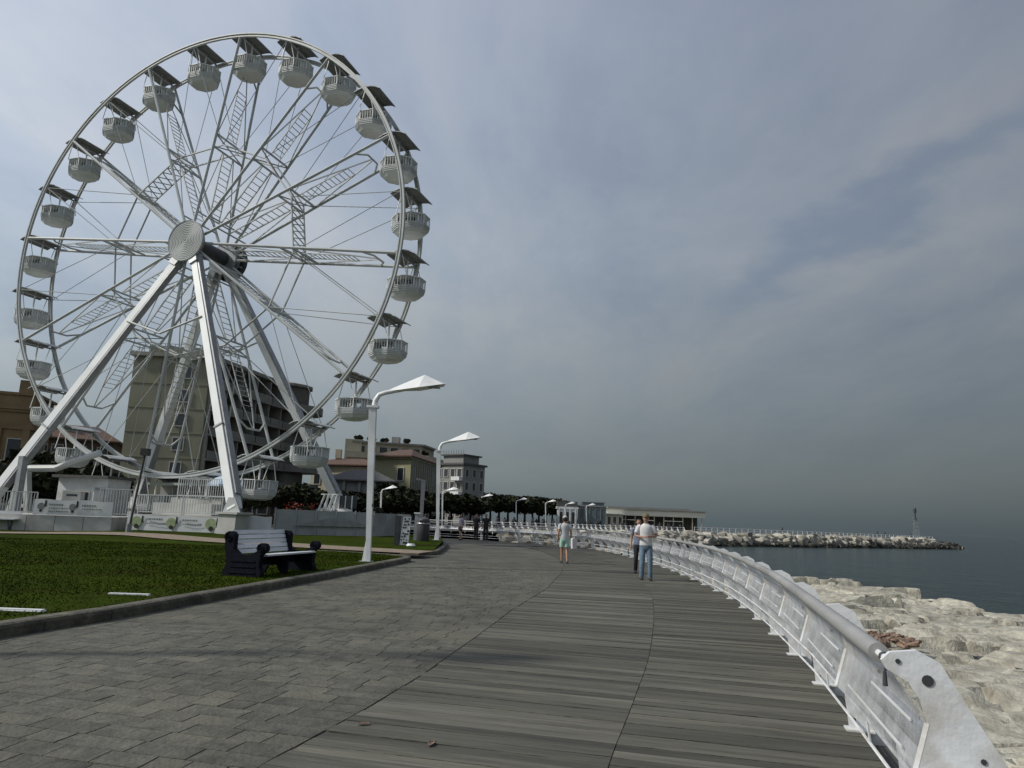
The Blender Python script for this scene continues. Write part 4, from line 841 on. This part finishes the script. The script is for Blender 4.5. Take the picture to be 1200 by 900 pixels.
MB().lathe([(3.3,HH-.2),(3.5,HH-.1),(3.5,HH+.25),(1.5,HH+.7)], 12, (tw.x,tw.y,0)).build('tower_roof', SLABM, ht)
for i in range(NF): MB().lathe([(3.2,-.12),(4.3,-.12),(4.3,.9),(4.15,.9),(4.15,.08),(3.2,.08)], 14, (tw.x+.7,tw.y+.8,1.2+FH*i)).build('round_balcony', PARAP, ht)
# lower hall of the hotel
lh = thing('low_annexe', 'low dark annexe in front of the hotel, behind the hoarding', 'building'); pts = [(-33.5,78),(-22.5,84.5),(-25,92),(-35,88)]
poly_box(pts,0,4.0).build('wall', BROWN, lh); poly_box(grow(pts,.5),4.0,4.5).build('roof', ROOFD, lh); windows(lh,V2(pts[0]),V2(pts[1]),.4,3.8,1,8,1.0,2.2)
# orange palazzo
op = thing('palazzo', 'orange ochre palazzo with cornices at the far left edge', 'building'); pts = [(-58,62.5),(-44.9,67.6),(-46.9,73.5),(-60,70)]
pts2 = grow(pts,.0); poly_box(pts,0,9.6).build('wall', ORANGE, op)
for z0, z1, d in ((8.0,8.3,.25),(9.6,9.85,.35),(9.85,10.15,.6),(11.2,11.45,.3)): poly_box(grow(pts,d),z0,z1).build('cornice', ORANGE, op)
poly_box(pts,10.15,11.2).build('attic', ORANGE, op)
a, b = V2(pts[0]), V2(pts[1]); d = (b-a).normalized(); n = V2((d.y,-d.x)); ang2 = math.atan2(d.y,d.x)
for j in range(7): p = a.lerp(b,(j+.15)/6.3)+n*.12; MB().box((p.x,p.y,4.0),(.55,.3,8.0),ang2).build('pilaster', ORANGE, op)
windows(op,a,b,.8,7.8,2,6,1.05,2.0)
for u in (.62,.93): p = a.lerp(b,u)-n*.5; MB().box((p.x,p.y,11.9),(1.0,1.0,1.5),ang2).build('chimney', ORANGE, op)
windows(op,b,V2(pts[2]),.8,7.8,2,3,1.0,2.0)
# brown tiled house
def hip_roof(pts, z, h, over=.6, inset=.35):
    e = grow(pts,over); c = [V2(p) for p in e]; m1 = (c[0]+c[3])/2; m2 = (c[1]+c[2])/2; r1 = m1.lerp(m2,inset); r2 = m2.lerp(m1,inset)
    return MB().add([(p.x,p.y,z) for p in c]+[(r1.x,r1.y,z+h),(r2.x,r2.y,z+h)]+[(p.x,p.y,z-.18) for p in c], [(0,1,5,4),(1,2,5),(2,3,4,5),(3,0,4),(0,6,7,1),(1,7,8,2),(2,8,9,3),(3,9,6,0),(9,8,7,6)])
bh = thing('tiled_house', 'dark brown house with a sloping tiled roof left of the hotel', 'building'); pts = [(-56,79),(-46.8,85.5),(-49.5,93),(-60,88)]
poly_box(pts,0,8.6).build('wall', BROWN, bh); rf = hip_roof(pts,8.7,1.9,.8,.25).build('roof', TILE, bh); MB().box((-53.5,84,11.2),(.9,.9,1.6)).build('chimney', BROWN, rf); windows(bh,V2(pts[0]),V2(pts[1]),.6,8.4,3,5,1.0,1.5)
# yellow villa
yv = thing('yellow_villa', 'pale yellow villa with red hip roof and grey shaded side wall', 'building'); pts = [(-20.2,107.5),(-14.2,105.0),(-11.6,123),(-19,124.5)]
poly_box(pts,0,9.7).build('wall', YELLOW, yv); poly_box(grow(pts,.45),9.45,9.72).build('cornice', YELLOW, yv); hip_roof(pts,9.9,1.75,.9,.38).build('roof', TILE, yv)
windows(yv,V2(pts[0]),V2(pts[1]),1.2,9.2,2,2,.95,1.8,{(1,0)}); windows(yv,V2(pts[1]),V2(pts[2]),1.2,9.2,2,5,.95,1.8)
SHADE = mat('villa_side_shade', (.24,.235,.20), .85, .08, .6); a, b = V2(pts[1]), V2(pts[2]); 
for j in range(14): p = a.lerp(b,(j+.5)/14)+V2((.07,-.01)); MB().box((p.x,p.y,5.0),(.10,.62,8.6),math.atan2((b-a).y,(b-a).x)-math.pi/2).build('wall_rib', SHADE, yv)  # greyer rib colour carries the shade of the villa's right wall
# left wing
yw = thing('villa_wing', 'lower cream wing with a red tiled roof left of the yellow villa', 'building'); pts = [(-31.5,116),(-20.5,113.2),(-21.5,124),(-31,125)]
poly_box(pts,0,8.6).build('wall', CREAM, yw); hip_roof(pts,8.9,1.3,.9,.3).build('roof', TILE, yw); MB().box((-28.2,119.5,10.9),(.9,.9,1.5)).build('chimney', CREAM, yw); windows(yw,V2(pts[0]),V2(pts[1]),1,8.4,2,5,1.0,1.6)
gp = thing('grey_pavilion', 'grey pavilion with a hipped dark roof left of the yellow villa', 'building'); pts = [(-23.8,96.5),(-15.8,97.5),(-16,103),(-24,102)]
for j in range(5):
    p = V2(pts[0]).lerp(V2(pts[1]),j/4); MB().bar((p.x,p.y,0),(p.x,p.y,5.6),.35).build('column', GREYP, gp)
poly_box(grow(pts,-.5),0,5.6).build('wall', GREYP, gp); hip_roof(pts,5.8,1.5,.9,.35).build('roof', ROOFD, gp); windows(gp,V2(pts[0]),V2(pts[1]),.6,5.2,1,5,.9,2.4)
# condominium behind
cn = thing('terraced_block', 'large cream apartment block with terraces and roof plants behind the villa', 'building'); pts = [(-32.5,146),(-17.2,150),(-15.4,161),(-31,166)]
poly_box(pts,0,12.6).build('wall', CREAM, cn); c_ = grow(pts,-1.6); poly_box(c_,12.6,15.6).build('wall', CREAM, cn); poly_box([(-33.4,146.4),(-30.2,147.2),(-30.4,152),(-33.2,151)],0,16.2).build('stair_tower', CREAM, cn)
for z in (9.2,12.6): poly_box(grow(pts,.9),z-.14,z+.95).build('terrace_parapet', CREAM, cn); poly_box(grow(pts,.92),z+.95,z+1.02).build('coping', SLABM, cn)
poly_box(grow(c_,.9),15.6,15.95).build('roof', SLABM, cn); windows(cn,V2(pts[0]),V2(pts[1]),6.2,9.1,1,7,1.6,1.7); windows(cn,V2(c_[0]),V2(c_[1]),12.7,15.6,1,6,1.5,1.5); windows(cn,V2(pts[1]),V2(pts[2]),6.2,9.1,1,4,1.4,1.6); windows(cn,V2(pts[0]),V2(pts[1]),9.9,12.4,1,7,1.6,1.3)
windows(cn,V2(pts[1]),V2(pts[2]),.5,6,2,4,1.4,1.6)
MB().box((-24,152,16.6),(1.6,1.6,1.6)).build('roof_tank', GREYP, cn)
# grey block
gb = thing('grey_block', 'grey apartment block with white balconies right of the second street lamp', 'building'); pts = [(-13.6,137.0),(-8.4,133.4),(-4.6,139.0),(-9,144)]
poly_box(pts,0,10.9).build('wall', GREYP, gb); poly_box(grow(pts,.5),10.9,11.25).build('roof', ROOFD, gb); c_ = grow(pts,-1.2); poly_box(c_,11.25,12.7).build('roof_storey', GREYP, gb); poly_box(grow(c_,.6),12.7,12.95).build('roof', ROOFD, gb)
a, b = V2(pts[0]), V2(pts[1]); d = (b-a).normalized(); n = V2((d.y,-d.x))
for z in (5.6,8.3): p = b-d*1.0+n*.5; MB().box((p.x,p.y,z),(1.9,1.1,.7),math.atan2(d.y,d.x)).build('balcony', WHITE, gb)
windows(gb,a,b,1,10.6,4,4,.9,1.4); windows(gb,b,V2(pts[2]),1,10.6,4,3,.9,1.4)
for j in range(9): p = V2(c_[0]).lerp(V2(c_[1]),j/8); MB().bar((p.x,p.y,12.9),(p.x,p.y,13.7),.1).build('roof_post', GREYM, gb)
# promenade pavilions
wp = thing('white_pavilion', 'small white pavilion with a dark flat roof at the end of the trees', 'building', (0,0,0)); c = V2((13.6,168.0))
MB().box((c.x,c.y,2.0),(4.4,3.6,4.0)).build('wall', WHITE, wp); MB().box((c.x,c.y,4.25),(5.0,4.2,.5)).build('cornice', WHITE, wp); MB().box((c.x,c.y,5.1),(4.6,3.8,1.2)).build('roof', ROOFD, wp)
for j in range(4): MB().bar((c.x-1.9+1.25*j,c.y-2.0,0),(c.x-1.9+1.25*j,c.y-2.0,4.0),.3).build('column', WHITE, wp)
windows(wp,V2((c.x-2.2,c.y-1.8)),V2((c.x+2.2,c.y-1.8)),.4,3.8,1,3,.8,2.4)
gv = thing('glazed_pavilion', 'glazed grey green pavilion right of the small white pavilion', 'building'); c = V2((19.6,171.0))
MB().box((c.x,c.y,2.4),(6.4,4,4.8)).build('wall', GREYP, gv); MB().box((c.x,c.y,4.95),(7.0,4.6,.3)).build('roof', GREYM, gv); MB().box((c.x+.3,c.y,5.4),(5.0,3.2,.7)).build('roof_storey', GLASSB, gv); MB().box((c.x+.3,c.y,5.83),(5.6,3.8,.16)).build('upper_roof', GREYM, gv)
for j in range(5): MB().box((c.x-2.5+1.25*j,c.y-2.03,2.2),(1.05,.08,4.0)).build('glass_panel', GLASSB, gv); 
for j in range(6): MB().bar((c.x-3.1+1.25*j,c.y-2.1,0),(c.x-3.1+1.25*j,c.y-2.1,4.8),.14).build('mullion', GREYM, gv)
CREAMB = mat('bright_cream_wall', (.74,.70,.58), .8, .06, .5)
cb = thing('long_seafront_building', 'long low cream building with a dark arcade at the right end of the promenade', 'building'); c = V2((36.5,186)); angc = .06
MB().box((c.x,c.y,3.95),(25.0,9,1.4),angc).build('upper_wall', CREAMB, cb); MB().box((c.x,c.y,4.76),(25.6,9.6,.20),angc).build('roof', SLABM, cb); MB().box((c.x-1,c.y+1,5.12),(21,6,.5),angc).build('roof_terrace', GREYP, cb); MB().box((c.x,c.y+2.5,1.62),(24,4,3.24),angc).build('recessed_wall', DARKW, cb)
for j in range(11): MB().bar((c.x-12+2.4*j,c.y-4.2+.14*j-.7,0),(c.x-12+2.4*j,c.y-4.2+.14*j-.7,3.24),.22).build('column', CREAM, cb)
for j in range(10): 
    if j in (1,2,4,6,7): MB().box((c.x-10.8+2.4*j,c.y-5.1+.145*j,2.2),(2.0,.7,.12),angc).build('awning', WHITE, cb)
lo = thing('low_kiosks', 'low pale kiosks left of the long cream building', 'building'); c = V2((25.5,180))
MB().box((c.x,c.y,1.7),(5.5,3,3.4)).build('wall', CREAM, lo); MB().box((c.x,c.y,3.5),(6.2,3.6,.22)).build('roof', WHITE, lo); windows(lo,V2((c.x-2.7,c.y-1.5)),V2((c.x+2.7,c.y-1.5)),.4,3.2,1,4,.8,1.8)
# ------------------------------------------------------------------ trees
ORD = ['leftmost','second from the left','third from the left','fourth from the left','fifth from the left','sixth from the left','seventh from the left','eighth from the left','ninth from the left','tenth from the left','middle one','tenth from the right','ninth from the right','eighth from the right','seventh from the right','sixth from the right','fifth from the right','fourth from the right','third from the right','second from the right','rightmost']
def leaf_cloud(n, rx, rz, seed, size=.2, lumps=9):
    size *= 1.15
    q = np.random.default_rng(seed); cs = q.normal(0,1,(lumps,3)); cs /= np.linalg.norm(cs,axis=1)[:,None]; cs *= (.35+.45*q.random(lumps))[:,None]; cs[:,2] = np.abs(cs[:,2])*.8-.15
    idx = q.integers(0,lumps,n); d = q.normal(0,1,(n,3)); d /= np.linalg.norm(d,axis=1)[:,None]; rad = (.26+.30*q.random(lumps))[idx]*(q.random(n)**.4)
    c = (cs[idx]+d*rad[:,None])*np.array([rx,rx,rz]); a = q.normal(0,1,(n,3)); a /= np.linalg.norm(a,axis=1)[:,None]; b = np.cross(a,q.normal(0,1,(n,3))); b /= np.linalg.norm(b,axis=1)[:,None]
    s_ = size*(.6+.8*q.random(n))[:,None]; V = np.stack([c-a*s_,c-b*s_*.6,c+a*s_,c+b*s_*.6],1).reshape(-1,3)
    me = bpy.data.meshes.new('crown'); me.from_pydata(V.tolist(),[],np.arange(4*n).reshape(-1,4).tolist())
    for m in LEAF: me.materials.append(m)
    me.polygons.foreach_set('material_index', q.integers(0,3,n).astype(np.int32)); me.update(); return me
crowns = [leaf_cloud(2600,2.6,2.0,i,.24,11) for i in range(4)]
trk = []
for i in range(2):
    k = MB(); k.tube([(0,0,0),(.06,.03,1.2),(.02,0,2.4)], [.20,.15,.11], 7)
    for q in range(5): a = 1.26*q+i; k.tube([(.03,0,1.6+.15*q),(.7*math.cos(a),.7*math.sin(a),2.6+.1*q),(1.3*math.cos(a),1.3*math.sin(a),3.5)], [.08,.05,.025], 5)
    trk.append(k.mesh('trunk', BARK))
def tree(x, y, s_, lab, grp, zs=1.0):
    t = thing('tree', lab, 'tree', (x,y,-.05), r.uniform(0,6), grp); link('trunk', r.choice(trk), t, sc=(s_,s_,s_*zs)); link('crown', r.choice(crowns), t, (0,0,2.75*s_*zs), None, (s_*r.uniform(.95,1.25),s_*r.uniform(.95,1.25),s_*zs*r.uniform(.75,1.2)))
ROWS = 1.18
row = [(442,90,.85),(456,93,.95),(470,96,1.0),(484,99,.95),(498,102,.95),(511,105,1.0),(524,107,1.0),(536,109,1.0),(547,112,1.05),(558,114,1.0),(569,117,1.05),(580,119,1.05),(591,122,1.1),(601,124,1.1),(611,127,1.05),(620,130,1.1),(629,133,1.05),(637,136,1.1),(645,139,1.05),(652,142,1.05),(659,145,1.0)]
for i, (px, dd, s_) in enumerate(row):
    a = math.atan((px-600)/F_PX); kk = 1.0 if px < 562 else 1.26; dd *= kk; tree(math.sin(a)*dd, math.cos(a)*dd, s_*ROWS*kk, 'dark round crowned tree in the row behind the promenade, %s' % ORD[i], 'dark trees in a row behind the promenade')
for i, (px, dd, s_) in enumerate([(30,70,1.0),(52,66,1.15),(75,68,1.2),(98,70,1.25),(120,74,1.1),(300,74,1.0),(330,78,1.0),(360,80,1.0),(388,84,1.05),(410,88,1.0),(428,92,1.0)]):
    a = math.atan((px-600)/F_PX); tree(math.sin(a)*dd, math.cos(a)*dd, s_, 'dark bushy tree left of the hotel behind the wheel, %s' % ORD[i] if i < 5 else 'dark bushy tree behind the grey hoarding, %s' % (ORD+[''])[i-5], 'dark trees behind the ferris wheel')
for i, (x, y, z) in enumerate(((-31,148,16.0),(-26,150,15.9),(-21.5,151,15.9),(-18,152,13.5),(-28.5,149,15.9))):
    t = thing('roof_plant', 'bushy plant on the terrace roof of the cream block, %s' % ['leftmost','third from the left','second from the right','rightmost','second from the left'][i], 'plant', (x,y,z-.1), 0, 'plants on the terrace roof'); link('crown', crowns[i%4], t, (0,0,.7), None, (.36,.36,.42)); MB().lathe([(.35,0),(.45,.6)], 10).build('pot', TILE, t)
pm_ = thing('palm', 'spiky palm top sticking up right of the white frames', 'palm', (-7.6,41.6,.2)); MB().tube([(0,0,0),(.05,0,1.5)], [.12,.09], 7).build('trunk', BARK, pm_); k = MB()
for q in range(16):
    a = .393*q; el = .2+.6*(q%3)/2
    pts = [(.05,0,1.5)]+[(.05+math.cos(a)*u*.55, math.sin(a)*u*.55, 1.5+math.sin(el)*u*.6-.42*u*u) for u in (.4,.8,1.2)]
    k.tube(pts, [.05,.06,.05,.01], 4)
k.build('fronds', LEAF[2], pm_)
# ------------------------------------------------------------------ people
def skin_obj(name, V, E, Rd, m, parent, root=0, sub=1):
    me = bpy.data.meshes.new(name); me.from_pydata(V, E, []); o = link(name, me, parent); me.materials.append(m)
    o.modifiers.new('skin','SKIN'); sk = me.skin_vertices[0] if len(me.skin_vertices) else None
    if sk is None: me.skin_vertices.new() if hasattr(me.skin_vertices,'new') else None; sk = me.skin_vertices[0]
    for i, rr in enumerate(Rd): 
        rr = rr if isinstance(rr, tuple) else (rr,rr); sk.data[i].radius = rr
    sk.data[root].use_root = True
    o.modifiers['skin'].use_smooth_shade = True
    if sub: sm_ = o.modifiers.new('sub','SUBSURF'); sm_.levels = sub; sm_.render_levels = sub
    return o
def body(pose, fingers=True):
    """joint graph of a 1.72 m adult facing +y"""
    V, E, Rd = [], [], []
    def add(p, rr, par=None):
        V.append(tuple(p)); Rd.append(rr); i = len(V)-1
        if par is not None: E.append((par,i))
        return i
    pel = add((0,0,.95),(.115,.088)); sp1 = add((0,.01,1.12),(.125,.095),pel); ch = add((0,.0,1.30),(.145,.105),sp1); nk0 = add((0,-.01,1.43),.07,ch); nk = add((0,.0,1.49),.052,nk0)
    jw = add((0,.015,1.545),(.062,.07),nk); hd = add((0,.01,1.62),(.078,.092),jw); tp = add((0,.0,1.695),(.062,.075),hd)
    nose = add((0,.105,1.595),.014,hd)
    for s_ in (-1,1): add((s_*.083,.0,1.61),.016,hd)
    out = {'pel':pel}
    for s_, nm in ((-1,'l'),(1,'r')):
        sh = add((s_*.175,-.005,1.405),.058,ch); el, wr = pose['el'+nm], pose['wr'+nm]; e = add(el,.042,sh); w_ = add(wr,.028,e)
        d = (Vector(wr)-Vector(el)).normalized(); pm = Vector(wr)+d*.07; p_ = add(pm,(.022,.034),w_)
        side = d.cross(Vector((0,1,0))).normalized() if abs(d.y) < .8 else Vector((1,0,0))
        if fingers:
            curl = Vector((0,.02,0)) if abs(d.y) < .8 else Vector((0,0,-.02))
            for q, ln in ((-1.5,.060),(-.5,.072),(.5,.070),(1.5,.055)):
                b_ = add(pm+d*.035+side*q*.018,.0095,p_); add(pm+d*(.035+ln)+side*q*.019+curl,.0075,b_)
            add(Vector(wr)+d*.06-side*.05*s_+curl*.5,.009,w_)
        hp = add((s_*.088,0,.88),.078,pel); kn, an = pose['kn'+nm], pose['an'+nm]; k_ = add(kn,.058,hp); cf = add(Vector(kn).lerp(Vector(an),.3),.052,k_); a_ = add(an,.038,cf); hl = add((an[0],an[1]-.02,.045),.036,a_); add((an[0]+s_*.02,an[1]+.15,.03),(.04,.026),hl)
    return V, E, Rd
TORSO = [(.90,.166,0),(.91,.170,0),(1.00,.163,0),(1.12,.156,0),(1.24,.170,0),(1.34,.182,0),(1.405,.165,0),(1.445,.100,0),(1.475,.066,0)]; 
PELVIS = [(.74,.06,0),(.78,.135,0),(.85,.166,0),(.93,.166,0),(1.0,.157,0)]
def person(label, loc, rz, pose, h, skin, shirt, pants, pants_to='ankle', cap=None, hair=HAIR, group=None, sleeve=.62, shoes=DARKM):
    t = thing('person', label, 'person', loc, rz, group); s_ = h/1.74; t.scale = (s_,)*3
    V, E, Rd = body(pose); skin_obj('body', V, E, Rd, skin, t, 0, 1)
    k = MB(); k.lathe([(rx,z) for z, rx, ry in TORSO], 16, (0,0,0), 0, 'Z', 0, 1, .73)
    for sg, nm in ((-1,'l'),(1,'r')):
        sh = Vector((sg*.140,-.003,1.40)); el = Vector(pose['el'+nm]); mid_ = Vector((sg*.185,-.003,1.375)); k.tube([sh,mid_,mid_.lerp(el,sleeve*.5),mid_.lerp(el,sleeve)], [.062,.070,.066,.062], 12)
    k.build('shirt', shirt, t, True)
    k = MB(); k.lathe([(rx,z) for z, rx, ry in PELVIS], 16, (0,0,0), 0, 'Z', 0, 1, .74)
    for sg, nm in ((-1,'l'),(1,'r')):
        kn, an = Vector(pose['kn'+nm]), Vector(pose['an'+nm]); hp = Vector((sg*.082,0,.86))
        if pants_to == 'ankle': k.tube([hp,hp.lerp(kn,.35),hp.lerp(kn,.8),kn.lerp(an,.15),kn.lerp(an,.6),an+Vector((0,0,-.02))], [.088,.088,.074,.070,.063,.060], 12)
        else: k.tube([hp,hp.lerp(kn,.35),hp.lerp(kn,.72)], [.088,.096,.094], 12)
    k.build('trousers' if pants_to == 'ankle' else 'shorts', pants, t, True)
    for nm in 'lr':
        an = pose['an'+nm]; MB().lathe([(.035,0),(.05,.02),(.05,.06),(.04,.09)], 10, (0,0,0), 0, 'Z', 0, 1.0, 2.4).build('shoe', shoes, t, True).location = (an[0]*1.06,an[1]+.05,0.0)
    if cap:
        k = MB().lathe([(.094,1.63),(.096,1.66),(.085,1.705),(.05,1.735),(.005,1.745)], 12, (0,0,0), 0, 'Z', 0, .95, 1.12); k.prism([(-.07,.08),(.07,.08),(.055,.17),(0,.185),(-.055,.17)], (0,0,1.645), (1,0,0), (0,1,0), (0,0,.012)); k.build('cap', cap, t, True)
    MB().lathe([(.05,1.53),(.088,1.58),(.092,1.65),(.07,1.705),(.01,1.722)], 12, (0,-.022,0), 0, 'Z', 0, .95, 1.0).build('hair', hair, t, True)
    for sg in (-1,1): MB().lathe([(.004,-.004),(.011,0),(.004,.004)], 8, (sg*.031,.094,1.625), 0, 'Y').build('eye', BLACK, t)
    MB().box((0,.092,1.56),(.045,.008,.009)).build('mouth', RUBBLE, t)
    return t
walk = dict(ell=(-.23,-.06,1.13), wrl=(-.24,.06,.90), elr=(.23,-.04,1.13), wrr=(.25,.02,.88), knl=(-.09,.10,.50), anl=(-.09,.08,.09), knr=(.09,.02,.49), anr=(.09,-.16,.10))
stand = dict(walk); stand.update(knl=(-.09,.03,.50), anl=(-.09,0,.09), knr=(.09,.02,.50), anr=(.10,-.03,.09))
hold = dict(walk); hold.update(ell=(-.28,-.02,1.14), wrl=(-.08,.26,1.14), elr=(.28,-.02,1.14), wrr=(.10,.27,1.12), knl=(-.10,.06,.50), anl=(-.11,.03,.09), knr=(.10,.06,.50), anr=(.11,-.02,.09))
wo = person('person walking away in a pale T-shirt, mint shorts and light cap, carrying a white bag', (2.08,26.3,0), .05, walk, 1.66, TAN, SHIRTG, MINT, 'knee', CAPW)
bg_ = MB(); bg_.prism([(-.10,-.34),(.10,-.34),(.12,0),(.05,.03),(-.05,.03),(-.12,0)], (0,0,0), (.8,.6,0), (0,0,1), (.054,-.072,0))
bo = thing('tote_bag', 'white tote bag hanging from the right hand of the person in mint shorts', 'bag', (2.08+.33,26.25,.86)); bg_.build('sack', SHIRT, bo); MB().tube([(0,-.06,.02),(0,-.03,.10),(0,.03,.10),(0,.06,.02)], .008, 5).build('handle', SHIRT, bo)
person('person walking towards the camera in a white shirt, light blue jeans and brown cap', (3.77,19.9,0), math.pi-.15, hold, 1.76, SKIN, SHIRT, JEANS, 'ankle', CAPM)
person('person half hidden behind the one in jeans, in a blue grey shirt and dark trousers', (4.03,22.4,0), math.pi-.1, walk, 1.64, SKIN, PLAID, NAVYC, 'ankle')
person('person in a lilac shirt at the left of the three walkers by the far rail', (-2.95,49.4-1.8,0), 2.2, walk, 1.66, TAN, LILAC, NAVYC, 'knee')
person('person all in dark clothes in the middle of the three walkers by the far rail', (-2.0,48.3,0), 2.8, stand, 1.72, SKIN, NAVYC, NAVYC, 'ankle')
person('person all in black at the right of the three walkers by the far rail', (-1.35,47.6,0), 3.3, walk, 1.74, SKIN, NAVYC, NAVYC, 'ankle')
# distant crowd
bpy.context.view_layer.update(); cm = []
for pz in (walk, stand, hold):
    V, E, Rd = body(pz, False); Rd = [tuple(k*1.18 for k in q) if isinstance(q,tuple) else q*1.2 for q in Rd]
    o = skin_obj('person', V, E, Rd, CROWD, None, 0, 0); dg = bpy.context.evaluated_depsgraph_get(); me = bpy.data.meshes.new_from_object(o.evaluated_get(dg)); me.materials.clear(); me.materials.append(CROWD); cm.append(me); bpy.data.objects.remove(o)
LC = 'distant walker in dark clothes among the crowd along the far promenade'
for i in range(60):
    px = r.uniform(440,800); dd = r.uniform(86,125)+max(0,px-640)*.35; a = math.atan((px-600)/F_PX); x, y = math.sin(a)*dd, math.cos(a)*dd
    if x > 5: y = max(y, 92+ (x-7)*1.5); 
    o = link('person', r.choice(cm), None, (x,y,-.05), (0,0,r.uniform(0,6.28)), (1,1,r.uniform(.93,1.05))); tag(o, LC, 'person', 'crowd along the far promenade')
e_ = [o for o in COL.objects if o.get('category') == 'gondola' and 'quarter past three' in o['label']][0]
tag(link('person', cm[1], None, e_.location+Vector((.30,.1,-2.08)), (0,0,2.2), (.85,.85,.72)), 'passenger in dark clothes riding in the gondola at quarter past three on the wheel', 'person')
for (x, y, rz, lab) in ((-.98,5.55,.4,'small dry brown leaf on the paving beside the dark seam of the boardwalk'),(-.45,5.15,1.3,'small dry brown leaf on the grey planks right of the seam')):
    lf = MB(); lf.add([(-.05,0,.006),(-.02,-.022,.014),(.03,-.018,.010),(.055,0,.004),(.03,.02,.016),(-.02,.024,.008),(0,0,.003)], [(0,1,6),(1,2,6),(2,3,6),(3,4,6),(4,5,6),(5,0,6)]); lf.bar((.05,0,.004),(.085,.006,.008),.004)
    o = lf.build('dry_leaf', RUBBLE, fix=False); o.location = (x,y,.004); o.rotation_euler = (0,0,rz); tag(o, lab, 'leaf')
for (x, y, z, lab) in ((80.2,158.7,-.1,'person standing on the breakwater, left one of the pair near the mast'),(82.6,160.2,-.1,'person standing on the breakwater, right one of the pair near the mast'),(52.4,139.5,.0,'person alone halfway along the breakwater'),(91.4,166.0,-.15,'person standing beside the beacon mast')):
    tag(link('person', r.choice(cm), None, (x,y,z), (0,0,1)), lab, 'person')
bpy.context.view_layer.update()
